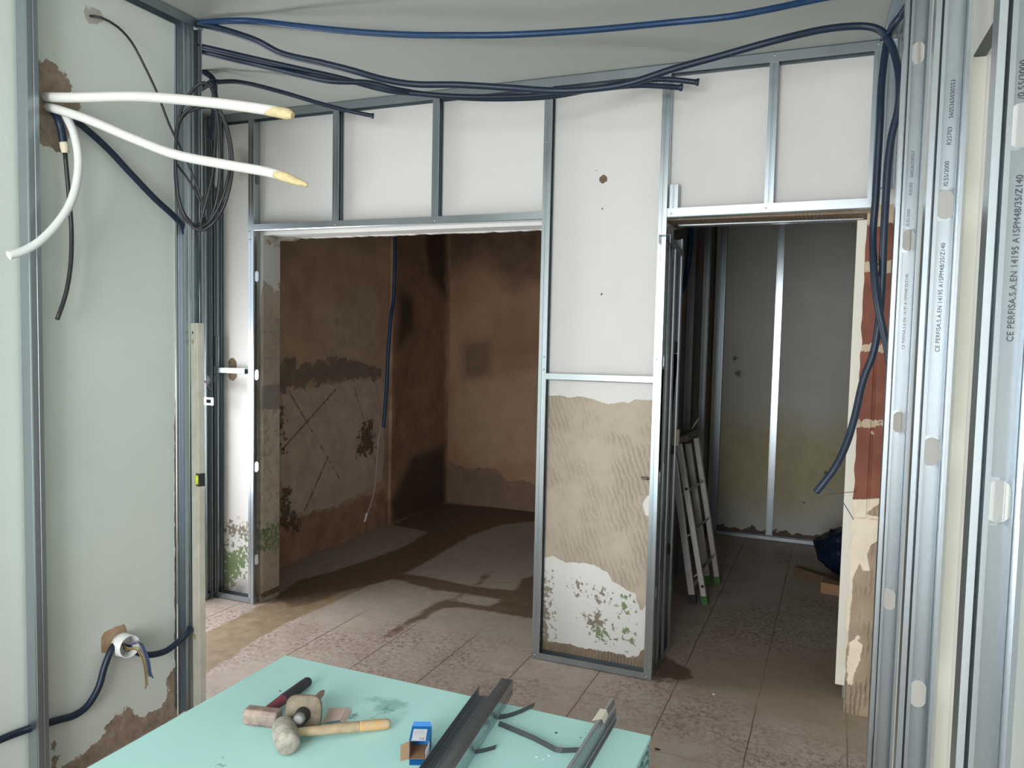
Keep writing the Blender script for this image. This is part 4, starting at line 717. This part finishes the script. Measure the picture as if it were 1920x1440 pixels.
# blue carton
Mb = Tr(-0.9610, 1.728, ZB+0.0004) @ Rz(24); w, l, hh = 0.026, 0.037, 0.050
t = thing('screw_carton', 'small open blue carton with white label on the green board', 'box', (-0.9610, 1.728, ZB))
M_CBLUE = plain('blue_carton', C(24, 116, 190), 0.5, var=0.06); M_LBL = plain('white_label', C(236, 238, 244), 0.5, var=0.02)
b = MB(); e = 0.0006
b.box((-w, -l, 0), (w, l, e), Mb); b.box((-w, -l, hh-e), (w, l, hh), Mb); b.box((-w, -l, e), (-w+e, l, hh-e), Mb); b.box((w-e, -l, e), (w, l, hh-e), Mb); b.box((-w, l-e, e), (w, l, hh-e), Mb); b.build('carton_body', M_CBLUE, t)
b = MB(); i0 = e+0.0003
b.box((-w+e, -l+0.001, e), (w-e, l-e, i0+e), Mb); b.box((-w+e, -l+0.001, hh-e-i0), (w-e, l-e, hh-e-0.0001), Mb); b.box((-w+e, -l+0.001, e), (-w+e+i0, l-e, hh-e), Mb); b.box((w-e-i0, -l+0.001, e), (w-e, l-e, hh-e), Mb); b.build('brown_lining', M_CARD, t)
b = MB().box((-0.020, -0.035, hh), (0.016, 0.022, hh+0.0004), Mb); lb_ = b.build('label', M_LBL, t)
xd = Mb.to_3x3() @ Vector((1, 0, 0)); yd = Mb.to_3x3() @ Vector((0, 1, 0))
def boxtext(body, p, s_):
    o = text(t, body, Mb @ Vector(p), xd, yd, s_); return o
boxtext('CE', (-0.001, -0.031, hh+0.0006), 0.011)
for i in range(4): b = MB().box((-0.017, 0.012-i*0.005, hh+0.0004), (0.010-0.004*(i % 2), 0.0132-i*0.005, hh+0.0006), Mb); b.build('print_line', plain('pale_ink', C(186, 190, 204)), t)
for nm, mm, pts in (('side_flap', M_CARD, ((-w, -l, 0.002), (-w-0.020, -l-0.010, 0.002), (-w-0.020, -l-0.010, hh-0.006), (-w, -l, hh-0.001))), ('bottom_flap', M_CBLUE, ((-w+0.002, -l, 0.001), (w-0.002, -l, 0.001), (w-0.004, -l-0.026, 0.0006), (-w+0.004, -l-0.026, 0.0006))), ('top_flap', M_CBLUE, ((-w, l, hh), (w, l, hh), (w-0.004, l+0.006, hh+0.010), (-w+0.004, l+0.006, hh+0.010))), ('side_flap', M_LBL, ((w, -l, 0.004), (w, -l, hh-0.003), (w-0.008, -l-0.018, hh-0.016), (w-0.006, -l-0.016, 0.006)))):
    MB().add([Mb @ Vector(p) for p in pts], [(0, 1, 2, 3)]).build(nm, mm, t, solid=0.0006)
# loose profiles on the board
GP = 'loose profiles lying on the board'
def lying(label, p0, p1, sec, z, mat, ext=None, name='loose_profile', parent=None):
    """open cross-section (across, height) swept from p0 to p1 over the board"""
    p0, p1 = Vector((*p0, z)), Vector((*p1, z)); d_ = (p1-p0).normalized(); s_ = d_.cross(Vector((0, 0, 1))); n = len(sec)
    b = MB().add([p+s_*a+Vector((0, 0, c)) for p in (p0, p1) for a, c in sec], [(i, i+1, n+i+1, n+i) for i in range(n-1)])
    o = b.build(name, mat, parent, solid=0.0009)
    return o if parent else tag(o, label, 'profile', GP)
M_DKGAL = galv('dark_reflection_steel', (0.30, 0.34, 0.37, 1), 0.42)  # galvanised steel darkened in its colour to stand in for a reflected dark wall
zs_ = ZB+0.001
lying('shiny stud lying on its side on the board, its bright flange on top', (-0.745, 0.95), (-0.885, 2.125), [(-0.018, 0.041), (-0.018, 0.047), (-0.0175, 0.048), (0.0, 0.0472), (0.0175, 0.048), (0.018, 0.047), (0.018, 0.032), (0.0172, 0.030), (0.0172, 0.018), (0.018, 0.016), (0.018, 0.001), (0.0175, 0.0), (-0.018, 0.0), (-0.018, 0.006)], zs_, GALB)
lying('dark track lying open side up on the board, against the shiny stud', (-0.795, 0.95), (-0.935, 2.085), [(-0.024, 0.030), (-0.025, 0.002), (-0.023, 0.0), (-0.010, 0.0008), (-0.007, 0.002), (0.007, 0.002), (0.010, 0.0008), (0.023, 0.0), (0.025, 0.002), (0.024, 0.030)], zs_, M_DKGAL)
t = thing('loose_profile', 'narrow steel channel with a paper sticker, lying on the right of the board', 'profile', (-0.56, 1.6, ZB), GP)
lying('', (-0.560, 0.95), (-0.562, 2.140), [(-0.003, 0.0), (-0.003, 0.046), (-0.002, 0.048), (0.005, 0.048), (0.0075, 0.046), (0.009, 0.030), (0.0125, 0.026), (0.014, 0.002), (0.016, 0.0), (0.026, 0.0005)], zs_, GAL, name='channel', parent=t)
b = MB().add([(-0.5745, 2.062, ZB+0.0500), (-0.5555, 2.062, ZB+0.0504), (-0.5530, 2.006, ZB+0.0500), (-0.5745, 2.004, ZB+0.0498), (-0.5500, 2.060, ZB+0.036), (-0.5480, 2.010, ZB+0.036), (-0.5790, 1.968, ZB+0.045), (-0.5750, 1.985, ZB+0.0498)], [(0, 1, 2, 3), (1, 4, 5, 2), (3, 2, 7, 6)])
b.build('paper_sticker', plain('cream_paper', C(232, 224, 206), 0.8, var=0.08, scale=120), t, solid=0.0004)
# steel straps
def strap(label, pts, h=0.016):
    P = [Vector(p) for p in pts]; n = len(P)
    b = MB().add([p for q_ in P for p in (q_, q_+Vector((0.004, 0.002, h)))], [(2*i, 2*i+2, 2*i+3, 2*i+1) for i in range(n-1)])
    tag(b.build('steel_strap', M_STRAP, solid=0.0014), label, 'strap', 'steel straps on the board')
M_STRAP = plain('dull_dark_strap', C(78, 80, 82), 0.5, 0.3)
strap('curved steel strap sticking up beyond the shiny stud at the far board edge', [(-0.8457,1.9695,0.452),(-0.829,1.9842,0.452),(-0.813,2.001,0.454),(-0.7935,2.0257,0.458),(-0.7745,2.0613,0.462)], 0.014)
strap('long kinked steel strap lying between the shiny stud and the narrow channel', [(-0.8311,1.9363,0.452),(-0.7835,1.9231,0.452),(-0.7128,1.9033,0.452),(-0.6415,1.8743,0.452),(-0.6245,1.8765,0.452),(-0.586,1.8974,0.452)], 0.014)
strap('short steel strap end poking out from under the shiny stud', [(-0.8271,1.7763,0.452),(-0.8063,1.7974,0.452),(-0.7889,1.82,0.452)], 0.012)
# small debris
random.seed(21)
def chip(label, p, r, m_, squash=0.5):
    b = MB(); c = Vector(p); nn = 9; vs = [c+Vector((0, 0, r*squash))]
    for k in range(nn):
        a_ = 2*math.pi*k/nn; rr_ = r*random.uniform(0.7, 1.25); vs.append(c+Vector((rr_*math.cos(a_), rr_*math.sin(a_)*0.7, r*0.12)))
    for k in range(nn): vs.append(Vector((vs[1+k].x, vs[1+k].y, c.z)))
    b.add(vs, [(0, 1+k, 1+(k+1) % nn) for k in range(nn)]+[(1+k, 1+nn+k, 1+nn+(k+1) % nn, 1+(k+1) % nn) for k in range(nn)]+[tuple(range(1+nn, 1+2*nn))[::-1]])
    tag(b.build('plaster_chip' if m_ is M_CHIP else 'dirt_crumb', m_), label, 'chip' if m_ is M_CHIP else 'crumb', 'crumbs on the green board')
M_CHIP = plain('white_plaster_crumb', C(232, 234, 230), 0.9); M_DIRT = plain('dark_crumb', C(56, 50, 46), 0.9)
chip('largest white plaster chip, by the kinked strap', (-0.6384,1.9121,0.45), 0.0075, M_CHIP)
chip('white plaster crumb near the bottom edge, right of the shiny stud', (-0.6776,1.8358,0.45), 0.0045, M_CHIP)
chip('white plaster crumb nearest the narrow channel', (-0.6505,1.8541,0.45), 0.0038, M_CHIP)
chip('tiny white crumb between two larger crumbs on the board', (-0.6568,1.8314,0.45), 0.0030, M_CHIP)
chip('dark crumb on the board above the kinked strap', (-0.6722,1.9732,0.45), 0.0045, M_DIRT)
chip('dark speck on the board close to the narrow channel', (-0.6028,1.9775,0.45), 0.0028, M_DIRT)
chip('dark splinter on the board left of the hammer grip', (-1.5153,1.8503,0.45), 0.0040, M_DIRT)
chip('dark leaf-like crumb on the floor tiles right of the board stack', (-0.5646,2.8341,0.0), 0.011, M_DIRT, 0.3)
chip('white crumb on the dusty floor in front of the narrow opening', (-0.4377,3.3899,0.0), 0.007, M_CHIP)
# ------------------------------------------------------------------ step ladder
t = thing('step_ladder', 'folded aluminium step ladder leaning in the narrow opening', 'ladder', (-0.70, 4.75, 0))
M_GRN = plain('green_rubber_foot', C(70, 120, 62), 0.7); M_GCAP = plain('grey_plastic_cap', C(120, 112, 110), 0.6)
def bar(b, p0, p1, wx, wy, side=(0, 1, 0)):
    p0, p1 = Vector(p0), Vector(p1); d_ = (p1-p0).normalized(); s_ = (Vector(side)-d_*Vector(side).dot(d_)).normalized(); o_ = d_.cross(s_)
    vs = [p+s_*a*wy+o_*c*wx for p in (p0, p1) for a, c in ((-1, -1), (1, -1), (1, 1), (-1, 1))]
    return b.add(vs, [(0, 3, 2, 1), (4, 5, 6, 7), (0, 1, 5, 4), (1, 2, 6, 5), (2, 3, 7, 6), (3, 0, 4, 7)])
F = {'n0': (Vector((-0.722, 4.53, 0.0)), Vector((-0.872, 4.56, 0.86))), 'n1': (Vector((-0.652, 4.54, 0.0)), Vector((-0.842, 4.56, 0.93))),
     'f0': (Vector((-0.700, 4.95, 0.0)), Vector((-0.848, 4.90, 0.89))), 'f1': (Vector((-0.640, 4.97, 0.0)), Vector((-0.800, 4.90, 0.93)))}
for k_, (p0, p1) in F.items():
    d_ = (p1-p0).normalized(); b = MB(); bar(b, p0+d_*0.03, p1, 0.0165 if k_[1] == '1' else 0.0195, 0.018 if k_[1] == '1' else 0.012); b.build('rail', M_ALU, t, bevel=0.003)
    b = MB(); bar(b, p0+Vector((0, 0, 0.001)), p0+d_*0.055, 0.0185 if k_[1] == '1' else 0.022, 0.020 if k_[1] == '1' else 0.014); b.build('foot', M_GRN if k_ != 'n0' else M_BLACK, t, bevel=0.003)
for f_ in (0.20, 0.45, 0.70):
    p, q_ = F['n1'][0].lerp(F['n1'][1], f_), F['f1'][0].lerp(F['f1'][1], f_)
    b = MB(); b.box((-0.035, 0, -0.006), (0.012, 1, 0.006)); 
    d_ = (q_-p); MM = Matrix(((1, d_.x, 0, p.x), (0, d_.y, 0, p.y), (0.9, d_.z, 1, p.z), (0, 0, 0, 1))); b.xf(MM); b.build('step', M_ALU, t, bevel=0.002)
for f_ in (0.12, 0.72):
    p = F['n1'][0].lerp(F['n1'][1], f_)+Vector((0.004, -0.019, 0)); MB().lathe([(0.009, 0), (0.009, 0.004)], Tr(*p) @ Matrix.Rotation(math.radians(90), 4, 'X'), 14).build('rivet', M_BLACK, t)
p, q_ = F['n0'][0].lerp(F['n0'][1], 0.10), F['f0'][0].lerp(F['f0'][1], 0.10); MB().tube([p, (p+q_)/2, q_], 0.009, 10).build('cross_brace', M_ALU, t)
b = MB(); c0, c1 = Vector((-0.835, 4.50, 0.955)), Vector((-0.835, 4.95, 0.955)); bar(b, c0, c1, 0.020, 0.058, (1, 0, 0.35)); b.build('top_cap', M_GCAP, t, bevel=0.012)
MB().tube([c0+Vector((-0.03, 0.03, 0.01)), (-0.885, 4.56, 1.03), (-0.912, 4.56, 1.14)], 0.006, 8).build('guard_rail', M_ALU, t)
MB().tube([c1+Vector((0.0, -0.06, 0.01)), (-0.80, 4.90, 1.03), (-0.78, 4.92, 1.06)], 0.006, 8).build('guard_rail', M_ALU, t)
# ------------------------------------------------------------------ bag and offcuts in the far room
b = MB(); c0 = Vector((0.16, 5.55, 0.155)); nu, nv = 40, 24; vs = []
for j in range(nv+1):
    th = math.pi*j/nv
    for i in range(nu):
        ph = 2*math.pi*i/nu; d_ = Vector((math.sin(th)*math.cos(ph), math.sin(th)*math.sin(ph), math.cos(th)))
        k_ = 1+0.16*mnoise.noise(d_*3.1)+0.09*mnoise.noise(d_*8.0)
        p = Vector((d_.x*0.245*k_, d_.y*0.20*k_, d_.z*0.165*k_)); p.z = max(p.z, -0.152); vs.append(c0+p)
b.add(vs, [(j*nu+i, j*nu+(i+1) % nu, (j+1)*nu+(i+1) % nu, (j+1)*nu+i) for j in range(nv) for i in range(nu)], True)
tag(b.build('plastic_sack', plain('glossy_dark_blue_plastic', C(26, 40, 62), 0.22, var=0.4, scale=8)), 'dark blue plastic sack on the floor behind the brick jamb', 'sack')
b = MB(); bar(b, (-0.20, 5.40, 0.03), (0.10, 5.18, 0.03), 0.028, 0.030, (0, 0, 1)); tag(b.build('timber_offcut', plain('dark_offcut', C(104, 82, 62), 0.8)), 'dark timber offcut on the floor in front of the blue sack', 'offcut')
b = MB(); bar(b, (-0.03, 5.12, 0.035), (0.25, 5.06, 0.035), 0.045, 0.033, (0, 0, 1)); tag(b.build('timber_offcut', plain('light_offcut', C(156, 122, 88), 0.8)), 'paler timber offcut beside the cream door casing foot', 'offcut')
# bolt in the trowelled panel
b = MB().tube([(-0.7968,3.45,0.9092),(-0.7812,3.425,0.9123),(-0.7609,3.41,0.9142)], 0.006, 8); tag(b.build('wall_bolt', plain('dull_bolt', C(110, 100, 90), 0.5, 0.4)), 'stub of bolt at the right edge of the trowelled panel', 'bolt')
